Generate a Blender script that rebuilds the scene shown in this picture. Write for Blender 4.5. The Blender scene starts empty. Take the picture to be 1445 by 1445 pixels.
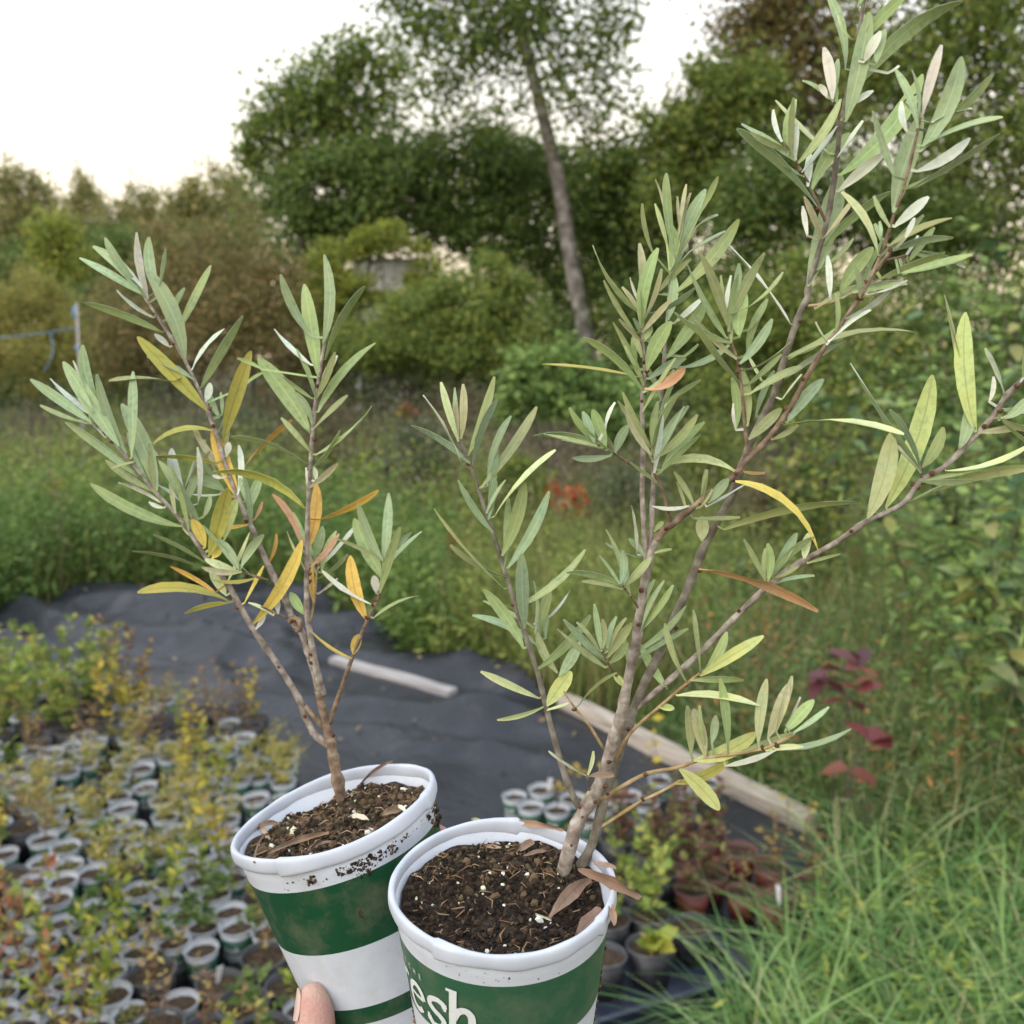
import bpy, bmesh, math, random
import numpy as np
from mathutils import Vector, Matrix, noise as mnoise

# ------------------------------------------------------------------ camera, sky, sun, exposure
scene = bpy.context.scene
C = scene.collection
R = math.radians
IMG, FPX = 1445.0, 1388.0
HORIZON_Y, CAM_H = 500.0, 1.6
PITCH = math.atan((IMG / 2 - HORIZON_Y) / FPX)

cam_data = bpy.data.cameras.new('camera')
cam = bpy.data.objects.new('camera', cam_data)
C.objects.link(cam)
cam.location = (0, 0, CAM_H)
cam.rotation_euler = (R(90) - PITCH, 0, 0)
cam_data.sensor_width = 36
cam_data.lens = 36 * FPX / IMG
cam_data.clip_start = 0.02
cam_data.clip_end = 2000
cam_data.dof.use_dof = True
cam_data.dof.focus_distance = 0.40
cam_data.dof.aperture_fstop = cam_data.lens / 2.4
scene.camera = cam

SUN_EL, SUN_AZ = R(38.0), R(-132.0)         # azimuth measured from +Y, negative towards -X
world = bpy.data.worlds.new('World')
scene.world = world
world.use_nodes = True
wn, wl = world.node_tree.nodes, world.node_tree.links
sky = wn.new('ShaderNodeTexSky')
sky.sky_type = 'NISHITA'
sky.sun_disc = False
sky.sun_elevation = SUN_EL
sky.sun_rotation = SUN_AZ
sky.air_density = 1.0
sky.dust_density = 2.0
sky.ozone_density = 1.0
veil = wn.new('ShaderNodeMixRGB')            # thin bright evening overcast in front of the clear sky
veil.inputs[0].default_value = 0.78
wtc = wn.new('ShaderNodeTexCoord'); wsep = wn.new('ShaderNodeSeparateXYZ')
wl.new(wtc.outputs['Generated'], wsep.inputs[0])
wr = wn.new('ShaderNodeValToRGB')            # creamy evening haze low down, cool white higher up
wr.color_ramp.elements[0].position, wr.color_ramp.elements[0].color = 0.08, (0.98, 0.78, 0.52, 1)
wr.color_ramp.elements[1].position, wr.color_ramp.elements[1].color = 0.27, (1.0, 0.95, 0.86, 1)
e_ = wr.color_ramp.elements.new(0.5); e_.color = (0.84, 0.90, 1.0, 1)
wl.new(wsep.outputs['Z'], wr.inputs[0])
wsc = wn.new('ShaderNodeVectorMath'); wsc.operation = 'SCALE'; wsc.inputs['Scale'].default_value = 9.6
wl.new(wr.outputs[0], wsc.inputs[0]); wl.new(wsc.outputs[0], veil.inputs[2])
wl.new(sky.outputs[0], veil.inputs[1])
wl.new(veil.outputs[0], wn['Background'].inputs[0])
wn['Background'].inputs[1].default_value = 0.15

sun_data = bpy.data.lights.new('sun', 'SUN')
sun = bpy.data.objects.new('sun', sun_data)
C.objects.link(sun)
sun_data.energy = 1.2
sun_data.angle = R(75)
sun_data.color = (1.0, 0.93, 0.82)
sd = Vector((math.sin(SUN_AZ) * math.cos(SUN_EL), math.cos(SUN_AZ) * math.cos(SUN_EL), math.sin(SUN_EL)))
sun.rotation_euler = sd.to_track_quat('Z', 'Y').to_euler()
sun.location = (0, 0, 30)

vs = scene.view_settings
vs.view_transform = 'Standard'
vs.look = 'None'
vs.gamma = 1
vs.use_curve_mapping = False
vs.exposure = 0.48

# ------------------------------------------------------------------ pixel helpers (photograph pixels -> places in the world)
FWD = Vector((0, math.cos(PITCH), -math.sin(PITCH)))
UPV = Vector((0, math.sin(PITCH), math.cos(PITCH)))
RGT = Vector((1, 0, 0))
CAM = Vector((0, 0, CAM_H))
def ray(x, y):
    return FWD + RGT * ((x - IMG / 2) / FPX) - UPV * ((y - IMG / 2) / FPX)
def P(x, y, d):                      # at optical depth d
    return CAM + ray(x, y) * d
def G(x, y, z=0.0):                  # on the horizontal plane z
    r = ray(x, y)
    return CAM + r * ((z - CAM_H) / r.z)
def AT(x, y, Y):                     # at world distance Y in front of the camera
    r = ray(x, y)
    return CAM + r * (Y / r.y)

# ------------------------------------------------------------------ object helpers
def tag(o, label=None, cat=None, group=None, kind=None):
    if label: o['label'] = label
    if cat: o['category'] = cat
    if group: o['group'] = group
    if kind: o['kind'] = kind
    return o
def empty(name, loc, label, cat, group=None, rot=(0, 0, 0)):
    o = bpy.data.objects.new(name, None)
    C.objects.link(o)
    o.empty_display_size = 0.05
    o.location = loc
    o.rotation_euler = rot
    return tag(o, label, cat, group)
def link(name, me, parent=None, mats=None, kind=None):
    o = bpy.data.objects.new(name, me)
    C.objects.link(o)
    if parent is not None:
        o.parent = parent
    if mats is not None and not me.materials:
        for m in (mats if isinstance(mats, (list, tuple)) else [mats]):
            me.materials.append(m)
    if kind: o['kind'] = kind
    return o
def mesh_np(name, verts, faces, smooth=False, mats=None, mat_idx=None):
    """verts (n,3), faces (m,4) or (m,3) arrays"""
    me = bpy.data.meshes.new(name)
    verts = np.asarray(verts, dtype=np.float32)
    faces = np.asarray(faces, dtype=np.int32)
    k = faces.shape[1]
    me.vertices.add(len(verts))
    me.vertices.foreach_set('co', verts.ravel())
    me.loops.add(faces.size)
    me.loops.foreach_set('vertex_index', faces.ravel())
    me.polygons.add(len(faces))
    me.polygons.foreach_set('loop_start', np.arange(0, faces.size, k, dtype=np.int32))
    if mats:
        for m in mats: me.materials.append(m)
    if mat_idx is not None:
        me.polygons.foreach_set('material_index', np.asarray(mat_idx, dtype=np.int32))
    me.polygons.foreach_set('use_smooth', np.full(len(faces), smooth, dtype=bool))
    me.update(calc_edges=True)
    return me
def mesh_py(name, verts, faces, smooth=False):
    me = bpy.data.meshes.new(name)
    me.from_pydata([tuple(v) for v in verts], [], faces)
    if smooth:
        me.polygons.foreach_set('use_smooth', [True] * len(me.polygons))
    me.update()
    return me
def copy_tree(o, parent=None):
    c = o.copy()
    C.objects.link(c)
    if parent is not None: c.parent = parent
    for ch in list(o.children):
        copy_tree(ch, c)
    return c

def catmull(pts, sub=4):
    out = []
    n = len(pts)
    for i in range(n - 1):
        p0, p1, p2, p3 = pts[max(i - 1, 0)], pts[i], pts[i + 1], pts[min(i + 2, n - 1)]
        for s in range(sub):
            t = s / sub
            out.append(0.5 * ((2 * p1) + (p2 - p0) * t + (2 * p0 - 5 * p1 + 4 * p2 - p3) * t * t + (3 * p1 - p0 - 3 * p2 + p3) * t ** 3))
    out.append(pts[-1].copy())
    return out
def tube(path, radii, sides=8, rough=0.0, seed=0):
    """closed tapered tube along path; returns verts, faces"""
    rng = random.Random(seed)
    V, F = [], []
    ref = Vector((0.31, 0.2, 0.93)).normalized()
    n = len(path)
    for i, p in enumerate(path):
        t = (path[min(i + 1, n - 1)] - path[max(i - 1, 0)])
        if t.length < 1e-9: t = Vector((0, 0, 1))
        t.normalize()
        a = t.cross(ref)
        if a.length < 1e-3: a = t.cross(Vector((1, 0, 0)))
        a.normalize(); b = t.cross(a)
        for k in range(sides):
            an = 2 * math.pi * k / sides
            rr = radii[i] * (1 + rough * (rng.random() - 0.5))
            V.append(p + (a * math.cos(an) + b * math.sin(an)) * rr)
    for i in range(n - 1):
        for k in range(sides):
            k2 = (k + 1) % sides
            F.append((i * sides + k, i * sides + k2, (i + 1) * sides + k2, (i + 1) * sides + k))
    F.append(tuple(reversed(range(sides))))
    F.append(tuple((n - 1) * sides + k for k in range(sides)))
    return V, F
class Soup:
    def __init__(s): s.v, s.f = [], []
    def add(s, V, F):
        o = len(s.v)
        s.v += list(V); s.f += [tuple(i + o for i in f) for f in F]
    def mesh(s, name, smooth=True): return mesh_py(name, s.v, s.f, smooth)

# ------------------------------------------------------------------ materials
def new_mat(name):
    m = bpy.data.materials.new(name)
    m.use_nodes = True
    nt = m.node_tree
    return m, nt.nodes, nt.links, nt.nodes['Principled BSDF']
def rgb(c): return (c[0], c[1], c[2], 1.0)
def ramp_node(n, cols, pos=None, interp='LINEAR'):
    r = n.new('ShaderNodeValToRGB')
    r.color_ramp.interpolation = interp
    el = r.color_ramp.elements
    k = len(cols)
    for i, c in enumerate(cols):
        p = pos[i] if pos else i / max(k - 1, 1)
        e = el[i] if i < 2 else el.new(p)
        e.position = p
        e.color = rgb(c)
    return r
def foliage_mat(name, cols, trans=0.35, rough=0.55, pos=None, spec=0.3):
    """leaf colours vary from leaf to leaf, light shines through a little"""
    m, n, l, b = new_mat(name)
    geo = n.new('ShaderNodeNewGeometry')
    r = ramp_node(n, cols, pos)
    l.new(geo.outputs['Random Per Island'], r.inputs[0])
    l.new(r.outputs[0], b.inputs['Base Color'])
    b.inputs['Roughness'].default_value = rough
    b.inputs['Specular IOR Level'].default_value = spec
    if trans > 0:
        t = n.new('ShaderNodeBsdfTranslucent')
        l.new(r.outputs[0], t.inputs[0])
        mx = n.new('ShaderNodeMixShader')
        mx.inputs[0].default_value = trans
        l.new(b.outputs[0], mx.inputs[1]); l.new(t.outputs[0], mx.inputs[2])
        l.new(mx.outputs[0], n['Material Output'].inputs[0])
    return m
def noise_mat(name, cols, scale=8, detail=6, rough=0.8, bump=0.0, pos=None, coord='Object', spec=0.3, distort=0.0, bump_dist=0.01):
    m, n, l, b = new_mat(name)
    tc = n.new('ShaderNodeTexCoord')
    nz = n.new('ShaderNodeTexNoise')
    nz.inputs['Scale'].default_value = scale
    nz.inputs['Detail'].default_value = detail
    nz.inputs['Distortion'].default_value = distort
    l.new(tc.outputs[coord], nz.inputs['Vector'])
    r = ramp_node(n, cols, pos or [0.3 + 0.4 * i / max(len(cols) - 1, 1) for i in range(len(cols))])
    l.new(nz.outputs['Fac'], r.inputs[0])
    l.new(r.outputs[0], b.inputs['Base Color'])
    b.inputs['Roughness'].default_value = rough
    b.inputs['Specular IOR Level'].default_value = spec
    if bump:
        bp = n.new('ShaderNodeBump')
        bp.inputs['Strength'].default_value = bump
        bp.inputs['Distance'].default_value = bump_dist
        l.new(nz.outputs['Fac'], bp.inputs['Height'])
        l.new(bp.outputs[0], b.inputs['Normal'])
    return m

M = {}
M['soil_ground'] = noise_mat('soil_ground', [(0.03, 0.035, 0.012), (0.05, 0.05, 0.022), (0.075, 0.065, 0.035)], 3, 8, 0.95, 0.4)
M['bark_grey'] = noise_mat('bark_grey', [(0.07, 0.06, 0.05), (0.17, 0.15, 0.13), (0.36, 0.33, 0.30)], 5, 9, 0.9, 0.6, bump_dist=0.03)
M['bark_dark'] = noise_mat('bark_dark', [(0.05, 0.042, 0.035), (0.12, 0.10, 0.085)], 9, 8, 0.9, 0.5)
M['dry_stem'] = noise_mat('dry_stem', [(0.10, 0.06, 0.035), (0.24, 0.16, 0.09)], 30, 5, 0.85)
M['green_stem'] = noise_mat('green_stem', [(0.10, 0.13, 0.04), (0.20, 0.19, 0.07)], 30, 5, 0.7)
M['pot_soil'] = noise_mat('pot_soil', [(0.012, 0.008, 0.005), (0.045, 0.03, 0.018), (0.11, 0.075, 0.045)], 160, 8, 0.95, 0.8, bump_dist=0.004)
M['white_plastic'] = noise_mat('white_plastic', [(0.60, 0.61, 0.62), (0.74, 0.75, 0.76)], 25, 4, 0.45)
M['black_plastic'] = noise_mat('black_plastic', [(0.012, 0.013, 0.016), (0.03, 0.031, 0.036)], 30, 4, 0.45, spec=0.5)
M['red_plastic'] = noise_mat('red_plastic', [(0.09, 0.02, 0.016), (0.15, 0.035, 0.025)], 30, 4, 0.5, spec=0.5)
M['blue_rope'] = noise_mat('blue_rope', [(0.10, 0.20, 0.36), (0.18, 0.31, 0.50)], 60, 3, 0.7)

# ------------------------------------------------------------------ the two plants held up in the foreground
FR = {'A': (0, 300, 620 / 1445), 'B': (120, 620, 0.36), 'C': (560, 220, 500 / 1445), 'D': (980, 0, 465 / 1400),
      'E': (560, 620, 540 / 1393), 'F': (980, 420, 465 / 1400), 'G': (800, 880, 645 / 1445), 'H': (300, 1040, 620 / 1445)}
def fp(fr, x, y):
    ox, oy, s = FR[fr]
    return (ox + x * s, oy + y * s)

def leaf_mat(name, col, rib=1.2, trans=0.22, silver=0.25, second=None, edge=None):
    m, n, l, b = new_mat(name)
    uv = n.new('ShaderNodeUVMap'); uv.uv_map = 'leaf'
    sep = n.new('ShaderNodeSeparateXYZ'); l.new(uv.outputs[0], sep.inputs[0])
    tc = n.new('ShaderNodeTexCoord')
    nz = n.new('ShaderNodeTexNoise'); nz.inputs['Scale'].default_value = 420; nz.inputs['Detail'].default_value = 4
    l.new(tc.outputs['Object'], nz.inputs['Vector'])
    nz2 = n.new('ShaderNodeTexNoise'); nz2.inputs['Scale'].default_value = 70; nz2.inputs['Detail'].default_value = 3
    l.new(tc.outputs['Object'], nz2.inputs['Vector'])
    dark = tuple(c * 0.80 for c in col)
    lite = tuple(min(c * 1.05 + 0.05 * silver, 0.85) for c in col)
    r = ramp_node(n, [dark, col, lite], [0.30, 0.5, 0.70])
    l.new(nz.outputs['Fac'], r.inputs[0])
    # slow drift towards a second tone over the blade
    sec = second or tuple(min(c * f, 0.8) for c, f in zip(col, (1.14, 1.04, 0.9)))
    mx = n.new('ShaderNodeMixRGB'); mx.inputs[2].default_value = rgb(sec)
    rr = ramp_node(n, [(0, 0, 0), (1, 1, 1)], [0.42, 0.66])
    l.new(nz2.outputs['Fac'], rr.inputs[0]); l.new(rr.outputs[0], mx.inputs[0]); l.new(r.outputs[0], mx.inputs[1])
    # pale or dark midrib
    sub = n.new('ShaderNodeMath'); sub.operation = 'SUBTRACT'; sub.inputs[1].default_value = 0.5; l.new(sep.outputs['X'], sub.inputs[0])
    ab = n.new('ShaderNodeMath'); ab.operation = 'ABSOLUTE'; l.new(sub.outputs[0], ab.inputs[0])
    rb = ramp_node(n, [(1, 1, 1), (0.0, 0.0, 0.0)], [0.018, 0.06]); l.new(ab.outputs[0], rb.inputs[0])
    mr = n.new('ShaderNodeMixRGB'); mr.inputs[2].default_value = rgb(tuple(min(c * rib, 0.85) for c in col))
    sc = n.new('ShaderNodeMath'); sc.operation = 'MULTIPLY'; sc.inputs[1].default_value = 0.75
    l.new(rb.outputs[0], sc.inputs[0]); l.new(sc.outputs[0], mr.inputs[0]); l.new(mx.outputs[0], mr.inputs[1])
    # each leaf a little different
    oi = n.new('ShaderNodeObjectInfo')
    hsv = n.new('ShaderNodeHueSaturation')
    mp = n.new('ShaderNodeMapRange'); mp.inputs[3].default_value = 0.84; mp.inputs[4].default_value = 1.12
    mh = n.new('ShaderNodeMapRange'); mh.inputs[3].default_value = 0.488; mh.inputs[4].default_value = 0.508
    l.new(oi.outputs['Random'], mp.inputs[0]); l.new(oi.outputs['Random'], mh.inputs[0])
    l.new(mp.outputs[0], hsv.inputs['Value']); l.new(mh.outputs[0], hsv.inputs['Hue'])
    l.new(mr.outputs[0], hsv.inputs['Color'])
    l.new(hsv.outputs[0], b.inputs['Base Color'])
    b.inputs['Roughness'].default_value = 0.58
    b.inputs['Specular IOR Level'].default_value = 0.28
    bp = n.new('ShaderNodeBump'); bp.inputs['Strength'].default_value = 0.35; bp.inputs['Distance'].default_value = 0.0006
    l.new(nz.outputs['Fac'], bp.inputs['Height']); l.new(bp.outputs[0], b.inputs['Normal'])
    t = n.new('ShaderNodeBsdfTranslucent'); l.new(hsv.outputs[0], t.inputs[0])
    ms = n.new('ShaderNodeMixShader'); ms.inputs[0].default_value = trans
    l.new(b.outputs[0], ms.inputs[1]); l.new(t.outputs[0], ms.inputs[2])
    l.new(ms.outputs[0], n['Material Output'].inputs[0])
    return m
LC = {  # colour code -> base colour, midrib factor
    'g': ((0.215, 0.292, 0.148), 1.35), 'G': ((0.200, 0.272, 0.098), 1.35), 'yg': ((0.290, 0.295, 0.045), 0.62), 'y': ((0.56, 0.36, 0.05), 0.7),
    'o': ((0.58, 0.30, 0.045), 0.6), 's': ((0.405, 0.46, 0.385), 0.88), 'p': ((0.57, 0.58, 0.36), 0.9), 't': ((0.42, 0.26, 0.145), 0.75),
    'bg': ((0.175, 0.250, 0.140), 1.4), 'ol': ((0.205, 0.240, 0.098), 1.35), 'pg': ((0.37, 0.42, 0.205), 0.8), 'br': ((0.16, 0.105, 0.068), 0.7), 'db': ((0.24, 0.165, 0.11), 0.8),
    'sp': ((0.42, 0.40, 0.335), 0.88), 'yG': ((0.315, 0.365, 0.115), 0.65), 'ta': ((0.32, 0.31, 0.17), 0.8)}
BACK = {'g': 's', 'G': 's', 'yg': 'p', 'y': 'p', 'o': 't', 's': 'g', 'p': 'G', 't': 'o', 'bg': 's', 'ol': 'pg', 'pg': 'G', 'br': 'db', 'db': 'br', 'sp': 'g', 'yG': 'p', 'ta': 'g'}
LM = {k: leaf_mat('willow_leaf_' + k, tuple(min((q * .9 + .1 * sum(c) / 3) * 1.65 + 0.02, 0.76) for q in c), rib) for k, (c, rib) in LC.items()}

LPROF = [(0, .11), (.08, .36), (.20, .66), (.38, .92), (.58, 1.0), (.76, .90), (.88, .66), (.955, .40), (1.0, .07)]
def make_leaf(parent, origin, base, ctrl, tip, width, roll, col, petiole=None, fold=0.16, name='leaf', thick=0.00022, twist=0.0, wave=0.0):
    """blade with two faces, folded along its midrib, along a bent path; optional thin stalk from petiole to base"""
    path, wid, us = [], [], []
    if petiole is not None:
        path.append(petiole); wid.append(0.0011); us.append(0.0)
    for u, w in LPROF:
        path.append(base * (1 - u) ** 2 + ctrl * 2 * u * (1 - u) + tip * u * u); wid.append(max(width * w, 0.0009)); us.append(u)
    n = len(path)
    V, UV, F, MI = [], [], [], []
    ph = random.random() * 6
    for i, p in enumerate(path):
        t = (path[min(i + 1, n - 1)] - path[max(i - 1, 0)]).normalized()
        view = (CAM - p).normalized()
        s0 = t.cross(view)
        if s0.length < 1e-4: s0 = t.cross(Vector((0, 0, 1)))
        s0.normalize(); n0 = s0.cross(t).normalized()
        a = roll + twist * (us[i] - 0.5)
        s = s0 * math.cos(a) + n0 * math.sin(a)
        nn = n0 * math.cos(a) - s0 * math.sin(a)
        h = wid[i] * 0.5
        w = wave * width * math.sin(us[i] * 14 + ph)
        a3 = [p - s * h + nn * w, p - nn * (fold * h * 2), p + s * h - nn * w]
        V += a3 + [q - nn * thick for q in a3]
        UV += [(0, us[i]), (.5, us[i]), (1, us[i])] * 2
    for i in range(n - 1):
        a, b = i * 6, (i + 1) * 6
        F += [(a, a + 1, b), (a + 1, b + 1, b), (a + 1, a + 2, b + 2), (a + 1, b + 2, b + 1)]
        a += 3; b += 3
        F += [(a, b, a + 1), (a + 1, b, b + 1), (a + 1, b + 2, a + 2), (a + 1, b + 1, b + 2)]
        MI += [0, 0, 0, 0, 1, 1, 1, 1]
    me = mesh_py(name, [v - origin for v in V], F, True)
    me.materials.append(LM[col]); me.materials.append(LM[BACK[col]])
    me.polygons.foreach_set('material_index', MI)
    uvl = me.uv_layers.new(name='leaf')
    for lp in me.loops:
        uvl.data[lp.index].uv = UV[lp.vertex_index]
    return me

def bark_mat(name, cols, scale):
    m = noise_mat(name, cols, scale, 7, 0.8, 0.5, bump_dist=0.0012, spec=0.25)
    return m
M['twig_grey'] = bark_mat('twig_grey', [(0.130, 0.101, 0.080), (0.270, 0.227, 0.187), (0.460, 0.415, 0.365)], 230)
M['twig_brown'] = bark_mat('twig_brown', [(0.100, 0.062, 0.042), (0.200, 0.140, 0.094), (0.340, 0.260, 0.187)], 230)
M['twig_olive'] = bark_mat('twig_olive', [(0.095, 0.080, 0.060), (0.18, 0.158, 0.122), (0.30, 0.27, 0.22)], 200)
M['twig_tan'] = bark_mat('twig_tan', [(0.220, 0.145, 0.066), (0.360, 0.260, 0.131), (0.460, 0.367, 0.234)], 200)
M['bud'] = noise_mat('bud', [(0.06, 0.025, 0.015), (0.16, 0.07, 0.04)], 400, 3, 0.7)

def parse(s):
    out, fr = [], None
    for tok in s.split():
        if tok in FR: fr = tok
        else:
            x, y = tok.split(',')
            out.append(fp(fr, float(x), float(y)))
    return out

class Plant:
    def __init__(s, root, seed):
        s.root, s.rng, s.br = root, random.Random(seed), []
        s.o = root.location.copy()
    def branch(s, spec, r0, r1, d0, d1, mat, buds=0, bend=0.0):
        """spec: frame + points; r in photo pixels; depth d0 (None: take it from the branch it grows out of) to d1"""
        px = parse(spec)
        if d0 is None:
            near = s.nearest(*px[0])
            d0 = near[1][2]
            d1 = d0 + d1
        n = len(px)
        L = [0]
        for i in range(1, n): L.append(L[-1] + math.hypot(px[i][0] - px[i - 1][0], px[i][1] - px[i - 1][1]))
        pts3 = [Vector((x, y, d0 + (d1 - d0) * L[i] / L[-1] + bend * math.sin(math.pi * L[i] / L[-1]))) for i, (x, y) in enumerate(px)]
        sm = catmull(pts3, 4)
        path, rad = [], []
        for i, q in enumerate(sm):
            f = i / (len(sm) - 1)
            path.append(P(q.x, q.y, q.z)); rad.append((r0 + (r1 - r0) * f) * q.z / FPX)
        # knots: a small swelling now and then
        for i in range(2, len(rad) - 1):
            if s.rng.random() < 0.28: rad[i] *= s.rng.uniform(1.08, 1.25)
        org = path[0].copy()
        V, F = tube([p - org for p in path], rad, 10, 0.20, s.rng.random())
        me = mesh_py('branch', V, F, True)
        o = link('branch', me, s.root, M[mat])
        o.location = org - s.o
        rec = dict(o=o, org=org, pts=[(q.x, q.y, q.z) for q in sm], path=path, rad=rad)
        s.br.append(rec)
        if buds:
            sp = Soup()
            for _ in range((buds + 1) // 2):
                i = s.rng.randrange(2, len(path) - 2)
                a = s.rng.uniform(0, 6.28)
                t = (path[i + 1] - path[i - 1]).normalized()
                side = t.cross(Vector((math.cos(a), math.sin(a), 0.3))).normalized()
                c = path[i] + side * rad[i] * 0.95 - org
                rb = s.rng.uniform(0.0005, 0.0010)
                V, F = tube([c - side * rb, c + side * rb * .4, c + side * rb * 1.4 + t * rb * .8], [rb * 1.0, rb * 1.1, rb * .4], 6)
                sp.add(V, F)
            link('bud', sp.mesh('bud'), o, M['bud'], 'stuff')
        return rec
    def nearest(s, x, y):
        best = (1e9, None, None)
        for b in s.br:
            pts = b['pts']
            for i in range(len(pts) - 1):
                ax, ay, az = pts[i]; bx, by, bz = pts[i + 1]
                dx, dy = bx - ax, by - ay
                q = dx * dx + dy * dy + 1e-9
                t = max(0, min(1, ((x - ax) * dx + (y - ay) * dy) / q))
                d = math.hypot(ax + dx * t - x, ay + dy * t - y)
                if d < best[0]:
                    best = (d, (ax + dx * t, ay + dy * t, az + (bz - az) * t), b)
        return best
    def leaves(s, spec):
        """lines: bx,by tx,ty width colour [bend]; a lone letter sets the frame"""
        fr = None
        for ln in spec.strip().splitlines():
            tk = ln.split()
            if not tk: continue
            if tk[0] in FR and len(tk) == 1: fr = tk[0]; continue
            bx, by = fp(fr, *map(float, tk[0].split(',')))
            tx, ty = fp(fr, *map(float, tk[1].split(',')))
            w = float(tk[2]) * FR[fr][2]
            col = tk[3]
            Lp = math.hypot(tx - bx, ty - by)
            bend = float(tk[4]) if len(tk) > 4 else s.rng.uniform(-0.08, 0.08)
            dist, np_, b = s.nearest(bx, by)
            d0 = np_[2] - 0.0012
            pet = None
            if dist > 3.0: pet = P(np_[0], np_[1], np_[2])
            scale = d0 / FPX
            w *= 0.74 if col in ('s', 'sp', 'p') else 0.86
            Wr = max(w, 0.135 * Lp)
            roll = math.acos(max(min(w / Wr, 1), 0.0)) * s.rng.choice((-1, 1))
            roll += s.rng.uniform(-.12, .12)
            dt = s.rng.uniform(-0.38, 0.30) * Lp * scale
            if dist > 12: d0 += s.rng.uniform(-0.006, 0.008)
            # the control point bows the blade (bend > 0: upwards in the picture)
            nx, ny = -(ty - by) / max(Lp, 1), (tx - bx) / max(Lp, 1)
            if ny > 0: nx, ny = -nx, -ny
            cx, cy = (bx + tx) / 2 + nx * bend * 2 * Lp, (by + ty) / 2 + ny * bend * 2 * Lp
            base = P(bx, by, d0); tip = P(tx, ty, d0 + dt); ctrl = P(cx, cy, d0 + dt * 0.5 - s.rng.uniform(-.08, .16) * Lp * scale)
            org = pet if pet is not None else base
            wave = 0.015 if col not in ('s', 'sp', 'p', 't', 'br') else 0.05
            me = make_leaf(b['o'], org, base, ctrl, tip, Wr * scale, roll, col, pet, s.rng.uniform(.06, .2), twist=s.rng.uniform(-1.0, 1.0), wave=wave)
            o = link('leaf', me, b['o'])
            o.location = org - b['org']

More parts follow.
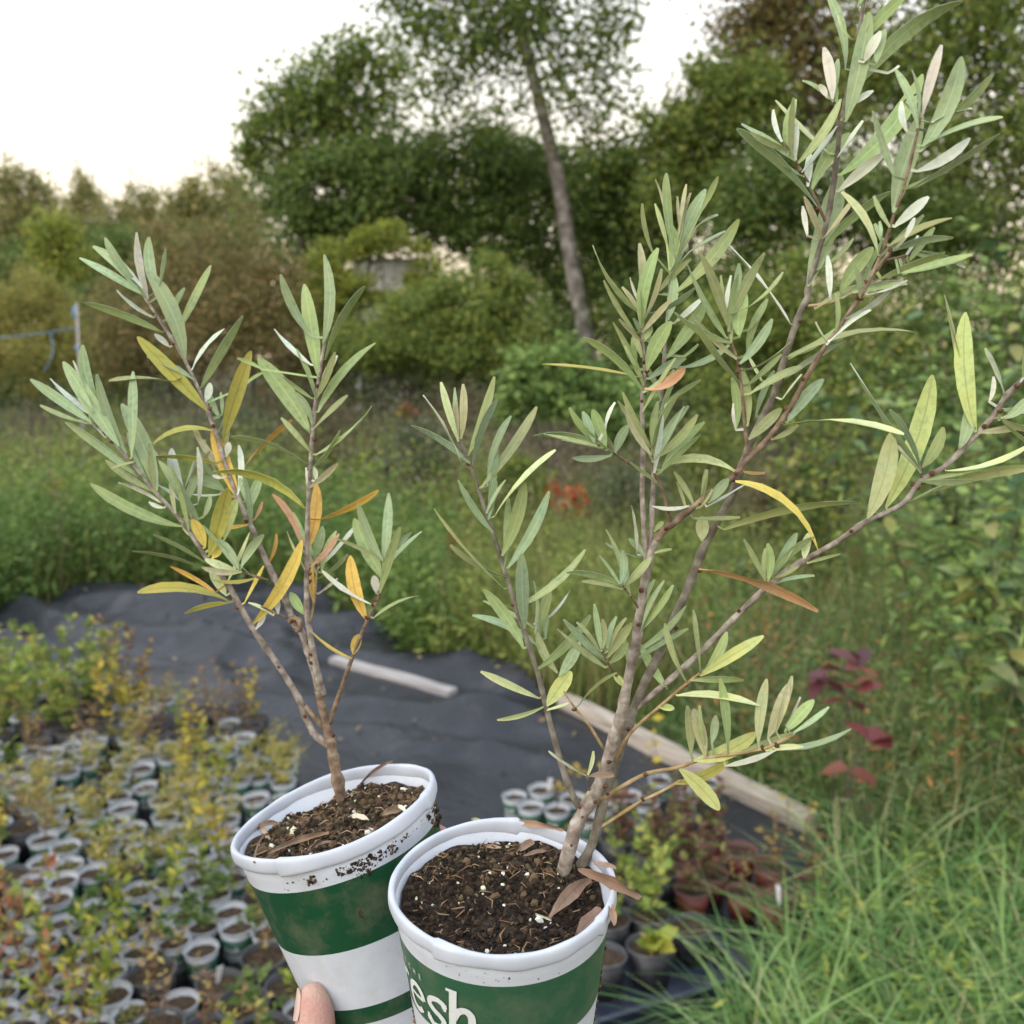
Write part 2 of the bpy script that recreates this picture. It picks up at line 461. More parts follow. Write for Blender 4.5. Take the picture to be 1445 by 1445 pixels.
# ------------------------------------------------------------------ the paper cups in the hand
CUP_R, CUP_H, CUP_RB = 0.0455, 0.120, 0.0315
def cup_r(z): return CUP_RB + (CUP_R - CUP_RB) * (1 + z / CUP_H)
def cup_frame(px, py, d, ratio, tilt, size=1.0):
    c = P(px, py, d)
    v = (c - CAM).normalized()
    er = v.cross(Vector((0, 0, 1))).normalized(); eu = er.cross(v).normalized()
    ct = math.sqrt(1 - ratio ** 2)
    n = (-v * ratio + (eu * math.cos(tilt) - er * math.sin(tilt)) * ct).normalized()
    y = (v - n * v.dot(n)).normalized(); x = y.cross(n)
    m = (Matrix((x, y, n)).transposed() * size).to_4x4(); m.translation = c
    return m
def cup_mat(name, bands, text_dirt=1.0, green=(0.012, 0.085, 0.030), mud=0.5, seedv=0.0):
    """printed bands by height on the cup, soil specks and scuffs"""
    m, n, l, b = new_mat(name)
    tc = n.new('ShaderNodeTexCoord')
    sep = n.new('ShaderNodeSeparateXYZ'); l.new(tc.outputs['Object'], sep.inputs[0])
    mp = n.new('ShaderNodeMapRange'); mp.inputs[1].default_value = -0.125; mp.inputs[2].default_value = 0.0
    l.new(sep.outputs['Z'], mp.inputs[0])
    W = (0.56, 0.60, 0.67)
    cols, pos = [], []
    for z, c in bands:
        pos.append((z + 0.125) / 0.125); cols.append(W if c == 'w' else green)
    r = ramp_node(n, cols, pos, 'CONSTANT'); l.new(mp.outputs[0], r.inputs[0])
    nz = n.new('ShaderNodeTexNoise'); nz.inputs['Scale'].default_value = 260; nz.inputs['Detail'].default_value = 5; nz.inputs['Roughness'].default_value = 0.65
    ad = n.new('ShaderNodeVectorMath'); ad.operation = 'ADD'; ad.inputs[1].default_value = (seedv, seedv * 2, 0)
    l.new(tc.outputs['Object'], ad.inputs[0]); l.new(ad.outputs[0], nz.inputs['Vector'])
    sp = ramp_node(n, [(0, 0, 0), (1, 1, 1)], [0.70, 0.735]); l.new(nz.outputs['Fac'], sp.inputs[0])
    nb = n.new('ShaderNodeTexNoise'); nb.inputs['Scale'].default_value = 32; nb.inputs['Detail'].default_value = 4
    l.new(ad.outputs[0], nb.inputs['Vector'])
    sb = ramp_node(n, [(0, 0, 0), (1, 1, 1)], [0.48, 0.62]); l.new(nb.outputs['Fac'], sb.inputs[0])
    mu = n.new('ShaderNodeMath'); mu.operation = 'MULTIPLY'; l.new(sp.outputs[0], mu.inputs[0]); l.new(sb.outputs[0], mu.inputs[1])
    mx = n.new('ShaderNodeMixRGB'); mx.inputs[2].default_value = (0.05, 0.03, 0.018, 1)
    l.new(mu.outputs[0], mx.inputs[0]); l.new(r.outputs[0], mx.inputs[1])
    # a thin film of dried mud, patchy
    nf = n.new('ShaderNodeTexNoise'); nf.inputs['Scale'].default_value = 55; nf.inputs['Detail'].default_value = 8; nf.inputs['Roughness'].default_value = 0.7
    l.new(ad.outputs[0], nf.inputs['Vector'])
    rf = ramp_node(n, [(0, 0, 0), (0.62 * mud,) * 3], [0.46, 0.74]); l.new(nf.outputs['Fac'], rf.inputs[0])
    m2 = n.new('ShaderNodeMixRGB'); m2.inputs[2].default_value = (0.30, 0.24, 0.18, 1)
    l.new(rf.outputs[0], m2.inputs[0]); l.new(mx.outputs[0], m2.inputs[1])
    l.new(m2.outputs[0], b.inputs['Base Color'])
    b.inputs['Roughness'].default_value = 0.42
    b.inputs['Specular IOR Level'].default_value = 0.35
    nd = n.new('ShaderNodeTexNoise'); nd.inputs['Scale'].default_value = 45; nd.inputs['Detail'].default_value = 2
    l.new(ad.outputs[0], nd.inputs['Vector'])
    bp = n.new('ShaderNodeBump'); bp.inputs['Strength'].default_value = 0.35; bp.inputs['Distance'].default_value = 0.002
    l.new(nd.outputs['Fac'], bp.inputs['Height']); l.new(bp.outputs[0], b.inputs['Normal'])
    return m
BANDS = [(-0.125, 'w'), (-0.082, 'g'), (-0.074, 'w'), (-0.046, 'g'), (-0.0155, 'w')]
M['cup_print'] = cup_mat('cup_print', BANDS, green=(0.008, 0.062, 0.026))
M['cup_print_glare_mud'] = cup_mat('cup_print_glare_mud', BANDS, green=(0.030, 0.105, 0.055), mud=0.45, seedv=3.1)  # paler green: glare and mud film both mixed into the print colour
M['cup_white'] = noise_mat('cup_white', [(0.44, 0.475, 0.545), (0.54, 0.575, 0.645)], 60, 6, 0.40, 0.08, bump_dist=0.001)
M['print_white'] = noise_mat('print_white', [(0.62, 0.66, 0.66), (0.74, 0.77, 0.77)], 90, 4, 0.45)
M['potting_soil'] = noise_mat('potting_soil', [(0.006, 0.004, 0.003), (0.022, 0.014, 0.009), (0.07, 0.046, 0.028)], 420, 9, 0.95, 1.0, bump_dist=0.002)
M['potting_soil_dry'] = noise_mat('potting_soil_dry', [(0.016, 0.012, 0.007), (0.05, 0.037, 0.020), (0.12, 0.088, 0.052)], 380, 9, 0.95, 1.0, bump_dist=0.002)
M['crumb'] = foliage_mat('crumb', [(0.010, 0.006, 0.004), (0.03, 0.018, 0.010), (0.07, 0.045, 0.026), (0.16, 0.10, 0.055)], 0, 0.95)
M['crumb_wet'] = foliage_mat('crumb_wet', [(0.006, 0.004, 0.003), (0.014, 0.009, 0.006), (0.03, 0.019, 0.011), (0.08, 0.05, 0.028)], 0, 0.9)
M['moss'] = foliage_mat('moss', [(0.02, 0.018, 0.007), (0.055, 0.045, 0.02), (0.14, 0.105, 0.055)], 0, 0.95)
M['perlite'] = foliage_mat('perlite', [(0.55, 0.55, 0.48), (0.75, 0.75, 0.70), (0.62, 0.62, 0.40)], 0, 0.9)
M['chip'] = foliage_mat('chip', [(0.012, 0.008, 0.005), (0.04, 0.026, 0.016), (0.10, 0.06, 0.03), (0.15, 0.10, 0.06)], 0, 0.95)
M['fibre'] = foliage_mat('fibre', [(0.09, 0.05, 0.028), (0.22, 0.13, 0.07), (0.38, 0.28, 0.17)], 0, 0.9)

def lathe(profile, seg=96, closed=False, warp=None):
    V, F = [], []
    k = len(profile)
    for j in range(seg):
        a = 2 * math.pi * j / seg
        for r, z in profile:
            if warp: r, z = warp(a, r, z)
            V.append((r * math.sin(a), -r * math.cos(a), z))
    for j in range(seg):
        j2 = (j + 1) % seg
        for i in range(k - 1 + (1 if closed else 0)):
            i2 = (i + 1) % k
            F.append((j * k + i, j2 * k + i, j2 * k + i2, j * k + i2))
    return V, F
def chunks(pos, size, rng):
    """lumpy grains from deformed icosahedra; pos (n,3)"""
    n = len(pos)
    t = (1 + 5 ** .5) / 2
    base = np.array([(-1, t, 0), (1, t, 0), (-1, -t, 0), (1, -t, 0), (0, -1, t), (0, 1, t), (0, -1, -t), (0, 1, -t), (t, 0, -1), (t, 0, 1), (-t, 0, -1), (-t, 0, 1)], float) / 1.902
    tri = np.array([(0, 11, 5), (0, 5, 1), (0, 1, 7), (0, 7, 10), (0, 10, 11), (1, 5, 9), (5, 11, 4), (11, 10, 2), (10, 7, 6), (7, 1, 8), (3, 9, 4), (3, 4, 2), (3, 2, 6), (3, 6, 8), (3, 8, 9), (4, 9, 5), (2, 4, 11), (6, 2, 10), (8, 6, 7), (9, 8, 1)])
    V = base[None] * rng.uniform(0.7, 1.15, (n, 12, 1)) * rng.uniform(0.55, 1.25, (n, 1, 3))
    a = rng.uniform(0, 6.28, n); b_ = rng.uniform(0, 6.28, n)
    ca, sa, cb, sb = np.cos(a), np.sin(a), np.cos(b_), np.sin(b_)
    x, y, z = V[..., 0], V[..., 1], V[..., 2]
    x, y = x * ca[:, None] - y * sa[:, None], x * sa[:, None] + y * ca[:, None]
    y, z = y * cb[:, None] - z * sb[:, None], y * sb[:, None] + z * cb[:, None]
    V = np.stack([x, y, z], -1) * np.asarray(size).reshape(n, 1, 1) + pos[:, None, :]
    F = (tri[None] + (np.arange(n) * 12)[:, None, None]).reshape(-1, 3)
    return V.reshape(-1, 3), F

def stroke(pts, w):
    """flat ribbon along 2-D points; returns list of quads (4 points each)"""
    L, Rr = [], []
    n = len(pts)
    for i, p in enumerate(pts):
        a, b = pts[max(i - 1, 0)], pts[min(i + 1, n - 1)]
        dx, dy = b[0] - a[0], b[1] - a[1]
        q = math.hypot(dx, dy) or 1
        ww = w[i] if isinstance(w, (list, tuple)) else w
        L.append((p[0] - dy / q * ww / 2, p[1] + dx / q * ww / 2)); Rr.append((p[0] + dy / q * ww / 2, p[1] - dx / q * ww / 2))
    return [(L[i], L[i + 1], Rr[i + 1], Rr[i]) for i in range(n - 1)]
def smooth2(pts, sub=5):
    return [(v.x, v.y) for v in catmull([Vector((a, b, 0)) for a, b in pts], sub)]
def arc(cx, cy, rx, ry, a0, a1, n=18):
    return [(cx + rx * math.cos(R(a0 + (a1 - a0) * i / n)), cy + ry * math.sin(R(a0 + (a1 - a0) * i / n))) for i in range(n + 1)]
LETTERS = {
    'f': [([(.25, 0), (.25, .5), (.27, 1.2), (.40, 1.52), (.68, 1.55)], .19), ([(.0, .95), (.55, .95)], .13)],
    'r': [([(.1, 0), (.1, .5), (.1, 1.0)], .21), ([(-.08, .97), (.1, .97)], .12), ([(.12, .55), (.22, .86), (.40, .99), (.56, .95)], .18)],
    'e': [('arc', (.42, .5, .36, .46, 8, 318), .19), ([(.10, .53), (.76, .56)], .12)],
    's': [([(.70, .80), (.62, .95), (.42, 1.0), (.20, .92), (.13, .74), (.26, .58), (.50, .45), (.66, .30), (.62, .10), (.42, .0), (.20, .04), (.08, .22)], .19), ([(.70, .70), (.72, .97)], .10), ([(.08, .05), (.07, .32)], .10)],
    'h': [([(.1, 0), (.1, .8), (.1, 1.62)], .23), ([(-.12, 1.58), (.1, 1.58)], .10), ([(.12, .55), (.26, .88), (.48, .99), (.64, .86), (.69, .60), (.69, 0)], .22)]}
SMALL = {'K': [[(0, 0), (0, 1)], [(.55, 1), (0, .45)], [(.15, .55), (.6, 0)]], 'I': [[(.2, 0), (.2, 1)]], 'T': [[(0, 1), (.6, 1)], [(.3, 0), (.3, 1)]],
         'C': [[(.6, .85), (.35, 1), (.05, .75), (.05, .25), (.35, 0), (.6, .15)]], 'H': [[(0, 0), (0, 1)], [(.55, 0), (.55, 1)], [(0, .5), (.55, .5)]],
         'E': [[(.55, 1), (0, 1), (0, 0), (.55, 0)], [(0, .5), (.45, .5)]]}
def lettering_mesh(scale, x0, zb, rfun, small=True, off=0.00025, slant=0.10):
    quads = []
    x = 0.0
    for ch, adv in (('f', .62), ('r', .62), ('e', .92), ('s', .86), ('h', .9)):
        for it in LETTERS[ch]:
            pts = arc(*it[1]) if it[0] == 'arc' else (smooth2(it[0]) if len(it[0]) > 2 else [it[0][0], tuple((a + b) / 2 for a, b in zip(*it[0])), it[0][1]])
            w = it[2] if it[0] == 'arc' else it[1]
            for q in stroke(pts, w):
                quads.append([(x + a + slant * b, b) for a, b in q])
        x += adv
    if small:
        sx = 0.62
        for ch in 'KITCHE':
            for pl in SMALL[ch]:
                for q in stroke(pl, .16):
                    quads.append([(sx + a * .13, 1.34 + b * .17) for a, b in q])
            sx += .285
    V, F = [], []
    rm = rfun(zb + 0.5 * scale)
    for k, q in enumerate(quads):
        # sub-divide long quads so that they hug the curved wall
        for a, b in q:
            th = (x0 + a * scale) / rm; z = zb + b * scale
            r = rfun(z) + off + (k % 7) * 0.000012
            V.append((r * math.sin(th), -r * math.cos(th), z))
        F.append((len(V) - 4, len(V) - 3, len(V) - 2, len(V) - 1))
    return mesh_py('lettering', V, F, False)

def soil_height(kind, x, y, seed):
    p = Vector((x * 95 + seed, y * 95, seed * 0.7))
    h = mnoise.fractal(p, 1.0, 2.0, 4) * 0.0020 + mnoise.noise(p * 0.35) * 0.0022
    if kind == 'left':
        return -0.0085 + h + 0.0035 * math.exp(-((x) ** 2 + (y) ** 2) / 0.0005)
    t = max(min((y + 0.012) / 0.03, 1), 0)
    t = t * t * (3 - 2 * t)
    return -0.0165 + 0.0085 * t + h * 1.3
def held_cup(root, mw, kind, cmat, seed):
    """cup, lip, soil and litter, all in the cup's own tilted frame"""
    rng = np.random.default_rng(seed)
    rel = mw.copy(); rel.translation = mw.translation - root.location
    def put(name, me, mats, kind_=None, parent=None):
        o = link(name, me, parent or root, mats, kind_)
        if parent is None: o.matrix_basis = rel
        return o
    def warp(a, r, z):
        return r * (1 + 0.008 * math.cos(2 * a + seed)), z + 0.0008 * math.sin(3 * a + seed) * (1 if z > -0.02 else 0)
    prof = [(CUP_R - 0.0006, -0.001), (cup_r(-0.03) - 0.0006, -0.03), (cup_r(-0.118) - 0.0006, -0.114), (0.0005, -0.114), (0.0005, -0.1165), (cup_r(-0.117) - .001, -0.1165),
            (cup_r(-0.12) - 0.0008, -0.12)] + [(cup_r(-0.12 + 0.12 * i / 12), -0.12 + 0.119 * i / 12) for i in range(13)]
    cup = put('cup', mesh_py('cup', *lathe(prof, 96, True, warp), True), M[cmat])
    def lipwarp(a, r, z):
        r, z = warp(a, r, z)
        k = 0
        for a0 in (R(-38 + seed % 5), R(52), R(170)):
            d = (a - a0 + math.pi) % (2 * math.pi) - math.pi
            if 0 < d < 0.30: k += 0.0011 * (1 - d / 0.30)
        k += 0.0004 * mnoise.noise(Vector((math.cos(a) * 4, math.sin(a) * 4, seed)))
        c = r - 0.0462
        return r + k * (1 if c > 0 else -0.4), z + (k * 0.5 if z > -0.003 else -k * 0.9)
    lp = [(0.0458 + 0.0015 * math.copysign(abs(math.cos(2 * math.pi * i / 16)) ** .7, math.cos(2 * math.pi * i / 16)), -0.0024 + 0.0033 * math.copysign(abs(math.sin(2 * math.pi * i / 16)) ** .8, math.sin(2 * math.pi * i / 16))) for i in range(16)]
    lip = put('lip', mesh_py('lip', *lathe(lp, 160, True, lipwarp), True), M['cup_white'])
    # soil surface
    V, F = [(0, 0, soil_height(kind, 0, 0, seed))], []
    nr, na = 34, 90
    for i in range(1, nr + 1):
        for j in range(na):
            a = 2 * math.pi * j / na; r = 0.0442 * i / nr
            x, y = r * math.sin(a), -r * math.cos(a)
            zz = soil_height(kind, x, y, seed) - (0.0010 if i == nr else 0); k_ = min(1.0, (cup_r(zz) - 0.0011) / 0.0442)
            V.append((x * k_, y * k_, zz))
    for j in range(na): F.append((0, 1 + j, 1 + (j + 1) % na))
    for i in range(nr - 1):
        for j in range(na):
            j2 = (j + 1) % na
            F.append((1 + i * na + j, 1 + (i + 1) * na + j, 1 + (i + 1) * na + j2, 1 + i * na + j2))
    soil = put('soil', mesh_py('soil', V, F, True), M['potting_soil_dry' if kind == 'left' else 'potting_soil'])
    def scatter(n, rmax=0.0405, sel=None):
        out = []
        while len(out) < n:
            r = rmax * math.sqrt(rng.random()); a = rng.random() * 6.283
            x, y = r * math.cos(a), r * math.sin(a)
            if sel and rng.random() > sel(x, y): continue
            out.append((x, y, soil_height(kind, x, y, seed) + 0.0003))
        return np.array(out)
    p = scatter(1500); sz = np.clip(rng.lognormal(-7.15, 0.5, len(p)), 0.0003, 0.0021)
    V, F = chunks(p, sz, rng)
    link('crumb', mesh_np('crumb', V, F), soil, M['crumb' if kind == 'left' else 'crumb_wet'], 'stuff')
    back = (lambda x, y: 1.0) if kind == 'left' else (lambda x, y: 1.0 if y > 0.004 else 0.05)
    p = scatter(420, sel=back); V, F = chunks(p, np.clip(rng.lognormal(-7.3, 0.55, len(p)), 0.0003, 0.0018), rng)
    link('moss', mesh_np('moss', V, F), soil, M['moss'], 'stuff')
    p = scatter(48, sel=(lambda x, y: 1.0) if kind == 'left' else (lambda x, y: 1.0 if y > 0.0 else 0.35)); V, F = chunks(p, np.clip(rng.lognormal(-6.95, 0.5, len(p)), 0.0005, 0.0024), rng)
    link('perlite', mesh_np('perlite', V, F), soil, M['perlite'], 'stuff')
    p = scatter(70, sel=back); V, F = chunks(p, rng.uniform(.0014, .0032, len(p)) * np.array(.8), rng)
    link('bark_chip', mesh_np('bark_chip', V, F), soil, M['chip'], 'stuff')
    sp = Soup(); pr = random.Random(seed)
    for q in scatter(150):
        a = pr.uniform(0, 6.28); Lf = pr.uniform(0.002, 0.0075)
        v = Vector((math.cos(a), math.sin(a), pr.uniform(-.1, .5))).normalized()
        c = Vector(q) + Vector((0, 0, 0.0008)); k = Vector((pr.uniform(-1, 1), pr.uniform(-1, 1), pr.uniform(0, 1))) * Lf * .3
        rr = pr.uniform(0.00012, 0.00045)
        V, F = tube([c - v * Lf * .5, c + k, c + v * Lf * .5], [rr * .6, rr, rr * .5], 4)
        sp.add(V, F)
    link('fibre', sp.mesh('fibre'), soil, M['fibre'], 'stuff')
    return cup, lip, soil

def on_cup_plane(mw, x, y, h):
    inv = mw.inverted(); o = inv @ CAM; d = (inv.to_3x3() @ ray(x, y))
    t = (h - o.z) / d.z
    return mw @ (o + d * t)
def cup_surface(mw, x, y):
    inv = mw.inverted(); o = inv @ CAM; d = (inv.to_3x3() @ ray(x, y))
    t = 0.25
    while t < 0.6:
        q = o + d * t
        if -0.125 < q.z < 0.0 and math.hypot(q.x, q.y) < cup_r(q.z): return t
        t += 0.0004
    return None

MW_L = cup_frame(471.6, 1142, 0.462, 0.325, R(15.5), 1.04)
MW_R = cup_frame(709, 1244, 0.396, 0.565, R(1.0), 0.967)
def bottom(mw): return mw @ Vector((0, 0, -CUP_H))

left = empty('potted_sapling', bottom(MW_L), 'slender three stemmed sapling with some yellow leaves in a tilted green banded paper cup', 'potted plant')
held_cup(left, MW_L, 'left', 'cup_print', 11)
right = empty('potted_sapling', bottom(MW_R), 'taller bushy silver leaved sapling in a green paper cup with white lettering', 'potted plant')
cupR, lipR, soilR = held_cup(right, MW_R, 'right', 'cup_print_glare_mud', 23)
lt = link('lettering', lettering_mesh(0.0140, -0.0655, -0.0430, cup_r), cupR, M['print_white'])

# dirt clinging under the lip
def smear(mw, owner_root, spots, seed):
    rng = np.random.default_rng(seed)
    pos, sz = [], []
    for (a0, a1, z0, z1, n, s) in spots:
        a = rng.uniform(R(a0), R(a1), n); z = rng.uniform(z0, z1, n)
        r = np.array([cup_r(q) for q in z]) + 0.0001
        pos.append(np.stack([r * np.sin(a), -r * np.cos(a), z], 1)); sz.append(np.clip(rng.lognormal(math.log(s), 0.5, n), 0.0001, s * 3))
    V, F = chunks(np.concatenate(pos), np.concatenate(sz), rng)
    o = link('soil_smear', mesh_np('soil_smear', V, F), owner_root, M['crumb'], 'stuff')
    rel = mw.copy(); rel.translation = mw.translation - owner_root.location
    o.matrix_basis = rel
smear(MW_L, left, [(-8, 26, -0.0125, -0.0085, 230, .00042), (2, 14, -0.0165, -0.0120, 70, .0004), (20, 70, -0.010, -0.0078, 150, .00035), (55, 85, -0.020, -0.008, 150, .0006), (-25, -20, -0.0125, -0.0085, 22, .00045), (-40, 40, -0.016, -0.008, 45, .0002), (-4, -1, -0.034, -0.028, 26, .00028)], 5)
smear(MW_R, right, [(-30, 30, -0.0150, -0.008, 40, .00018), (74, 92, -0.07, -0.030, 240, .0006), (-94, -80, -0.075, -0.05, 140, .0006), (25, 50, -.012, -.008, 22, .0002)], 6)

# litter: dead leaves lying on the soil
def litter(mw, soil, spec, seed):
    rng = random.Random(seed)
    si = soil.matrix_basis
    for ln in spec.strip().splitlines():
        tk = ln.split()
        (bx, by), (tx, ty) = [fp('H', *map(float, t.split(','))) for t in tk[:2]]
        w, col, h0, h1 = float(tk[2]) * FR['H'][2], tk[3], float(tk[4]), float(tk[5])
        b, t = on_cup_plane(mw, bx, by, h0), on_cup_plane(mw, tx, ty, h1)
        up = mw.to_3x3() @ Vector((0, 0, 1))
        L = (t - b).length
        c = (b + t) / 2 + up * L * (float(tk[6]) if len(tk) > 6 else 0.12)
        org = b.copy()
        me = make_leaf(None, org, b, c, t, w * 0.42 / FPX * 0.85, rng.uniform(-.6, .7), col, None, 0.3, 'dead_leaf', 0.0003, rng.uniform(-1.8, 1.8), 0.16)
        o = link('dead_leaf', me, soil)
        o.matrix_basis = mw.inverted() @ Matrix.Translation(org)
soilL = [c for c in left.children if c.name.startswith('soil') and 'smear' not in c.name][0]
litter(MW_L, soilL, """
180,385 382,315 24 br -0.005 -0.004 0.1
485,158 590,80 16 br -0.007 0.004
130,315 215,285 26 br -0.006 -0.006 0.35
150,300 190,340 20 db -0.005 -0.007 0.3
555,258 632,240 34 br -0.006 -0.006 0.25
605,232 645,262 20 p -0.005 -0.005 0.3
445,265 512,272 24 sp -0.006 -0.006 0.2
135,412 185,318 6 br 0.001 -0.006
330,370 395,345 12 br -0.006 -0.006 0.3
545,345 600,330 14 br -0.006 -0.006 0.2
""", 3)
litter(MW_R, soilR, """
940,283 1152,308 26 db -0.003 0.003 0.1
1105,597 1245,470 52 br -0.012 -0.004 0.2
1200,435 1405,530 44 br -0.002 0.006 0.05
1195,655 1278,562 48 br -0.012 -0.003 0.2
1308,540 1322,618 26 db 0.0015 0.0 0.1
1255,415 1328,432 18 db 0.002 0.001 0.15
1020,573 1112,602 9 p -0.016 -0.012 0.05
880,360 948,364 16 db -0.006 -0.006 0.1
1025,392 1105,375 18 br -0.006 -0.006 0.2
790,318 862,328 16 sp -0.004 -0.006 0.1
1000,385 1060,345 30 db -0.007 -0.006 0.3
915,640 990,575 5 ta -0.017 -0.016 0.1
690,500 730,470 20 br -0.012 -0.01 0.3
850,270 905,310 26 ol -0.002 -0.004 0.3
""", 4)

# ---- left sapling
def soil_depth(mw, fr, x, y, h): return (on_cup_plane(mw, *fp(fr, x, y), h) - CAM).dot(FWD)
DL = soil_depth(MW_L, 'B', 1008, 1420, -0.008); DR = soil_depth(MW_R, 'H', 1150, 455, -0.009)
pl = Plant(left, 101)
pl.branch('B 1008,1420 985,1310 970,1225 955,1160 935,1075 915,985', 8.2, 5.4, DL, DL - .008, 'twig_brown', 4)
pl.branch('B 962,1205 905,1160 870,1100 835,1010 760,890 660,745 560,570 480,470 380,320 275,205 130,30 A 345,720 300,685', 5.4, 2.0, None, -0.030, 'twig_grey', 22)
pl.branch('B 950,1150 905,1095 862,1045', 4.2, 3.2, None, -0.004, 'twig_brown', 2)
pl.branch('B 915,985 900,910 872,830 850,760 815,715 790,640 740,540 690,430 650,340 610,250 A 745,840 712,730 670,620 605,480 545,385 480,285', 5.4, 1.9, None, -0.012, 'twig_grey', 24)
pl.branch('B 935,1000 905,900 885,780 870,690 868,560 870,430 875,250 A 1026,746 1035,650 1045,570 1065,440 1078,360', 4.8, 1.8, None, -0.036, 'twig_grey', 22)
pl.branch('B 958,1110 1000,990 1050,850 1110,700 1155,610 1172,500 1175,470', 3.6, 1.6, None, -0.022, 'twig_brown', 9)
pl.branch('B 882,715 900,620 908,530 925,450', 2.0, 1.2, None, 0.012, 'twig_tan')
pl.branch('B 810,708 745,680 690,655', 2.0, 1.0, None, -0.014, 'twig_brown')
pl.branch('B 722,552 660,535 605,515', 1.8, 1.2, None, -0.014, 'twig_brown')
pl.branch('B 800,712 830,700 845,735 825,755', 5.0, 3.0, None, -0.003, 'twig_brown', 3)
pl.branch('B 440,405 430,340 400,260 390,190', 1.8, 1.2, None, 0.014, 'twig_tan')
pl.branch('B 600,235 560,215 530,200', 1.6, 1.0, None, 0.012, 'twig_tan')
pl.leaves("""
A
480,285 305,110 40 g
470,270 262,148 28 g
455,240 345,82 34 g
470,250 350,135 18 s
488,285 450,65 34 sp
522,275 490,80 42 g
525,250 545,120 14 g
608,480 485,188 64 g
505,345 383,255 16 s
535,395 272,297 24 G
558,442 508,400 26 s
565,340 607,248 22 g
585,392 693,173 32 G
632,515 738,382 18 s 0.08
662,575 800,340 36 G
680,650 452,408 58 yg
676,622 690,560 34 s
570,555 357,552 12 ol
735,748 825,455 58 yg
730,665 725,590 15 g
722,672 690,595 24 g
1020,725 848,478 70 G
800,575 868,525 12 G 0.08
862,515 780,480 16 G
1025,610 930,540 16 G
1027,685 965,590 30 g
1048,540 1000,235 58 G
1062,430 1065,138 44 g
1022,405 922,203 36 g
1022,500 902,382 22 s
1070,485 1200,243 28 G
1085,355 1085,290 20 g
1055,590 1110,470 30 s
1046,655 1235,428 36 G
1040,795 1222,635 13 G -0.06
1005,825 760,738 16 ol 0.08
795,850 960,682 16 o
1000,970 700,855 34 yg 0.13
692,715 503,760 20 yg 0.14
710,825 450,810 14 yg 0.05
782,940 698,715 54 o
745,800 752,755 30 p
300,690 100,548 36 g
312,672 165,545 24 s
300,645 180,575 18 s
392,768 207,490 58 g
325,640 272,435 42 g
415,792 318,532 34 bg
302,645 238,545 24 g
262,550 240,487 10 s
432,805 437,522 32 g
516,915 400,628 64 g
452,868 213,690 30 g
345,740 298,690 10 s
445,820 365,842 10 ol
B
300,250 130,170 20 p 0.05
375,340 22,172 50 G
310,268 250,245 22 s
438,388 385,308 56 pg
392,245 340,35 62 s
388,262 470,0 44 g
432,312 290,85 42 g
446,322 350,190 40 g
442,252 440,30 30 s
462,305 490,220 26 g
545,200 435,155 50 g
530,215 420,215 12 s
540,150 500,140 20 p
640,280 690,140 45 g
630,242 605,150 30 g
486,455 560,190 74 yg
546,392 595,235 55 yG
470,422 420,315 50 y
500,465 530,420 42 y
636,335 535,350 18 o
665,312 695,245 16 t
846,400 735,215 32 t 0.08
866,440 905,170 56 o
915,315 1150,200 26 o -0.05
868,178 866,110 18 p
905,162 898,108 26 p
660,722 850,395 60 y
560,555 645,365 20 pg
602,510 520,390 45 g
612,500 700,375 40 g
592,515 470,470 36 pg
662,545 500,550 16 yg
482,492 265,375 18 G
482,515 185,440 15 G 0.05
512,600 335,500 22 o
575,640 205,600 46 yg 0.11
562,642 390,685 24 yg
552,612 490,520 45 pg
625,640 700,495 16 y
715,492 750,370 16 o
737,690 640,640 16 pg
757,685 740,600 34 p
670,742 705,680 26 p
856,685 805,600 44 G
896,640 890,500 26 o
882,500 995,370 28 t
896,472 930,340 40 g
900,445 905,380 30 g
915,605 990,545 14 p
927,522 985,360 30 pg
862,510 790,360 16 pg
1166,545 1055,310 70 G
1168,478 1070,250 40 g
1168,502 1190,210 45 g
1155,602 1235,345 42 G
1172,512 1320,360 18 g
1180,460 1280,365 24 bg
1142,602 1130,535 46 p
1165,480 985,390 16 pg
1126,648 930,515 26 p
1106,710 1040,455 62 o
1130,700 1310,612 16 G 0.08
1052,842 1075,765 46 y
1046,858 890,755 14 y -0.06
""")

# ---- right sapling
pr_ = Plant(right, 202)
pr_.branch('H 1150,455 1190,310 1225,235 E 740,1250 790,1080 815,1010 840,880 870,740 890,600 905,500 925,420 945,365', 10.0, 4.6, DR, DR - .028, 'twig_grey', 26)
pr_.branch('H 1195,450 1250,345 E 770,1250 830,1080 870,960 950,790 1000,680 1060,540 1110,410 1160,310 1220,200 F 240,610 335,420 385,250 450,60 480,0 D 485,1210 560,950 600,720 618,540 640,440 690,200 720,0 745,-120', 7.2, 2.6, DR + .004, DR - .05, 'twig_olive', 26)
pr_.branch('E 945,365 960,345 1010,300 1060,260 1100,230 1150,190 1220,140 1280,70 F 310,600 400,480 470,350 560,200 640,90 D 720,1235 790,1090 845,920 905,740 960,500', 5.4, 2.0, None, -0.050, 'twig_brown', 30)
pr_.branch('E 898,560 905,440 898,300 893,180 C 1005,1200 1000,1000 1010,880 1000,720 998,600', 4.4, 2.0, None, -0.012, 'twig_grey', 14)
pr_.branch('E 915,450 925,350 932,200 C 1050,1240 1078,1000 1085,900 1100,700 1115,480', 4.0, 1.8, None, 0.010, 'twig_grey', 10)
pr_.branch('E 845,1000 930,930 1000,870 1100,780 1200,680 1300,580 F 361,1186 440,1130 600,1040 730,950 880,880 960,780 1060,720 1180,600 1270,500 1330,410 1400,345 1460,290', 4.2, 3.6, None, -0.040, 'twig_grey', 22)
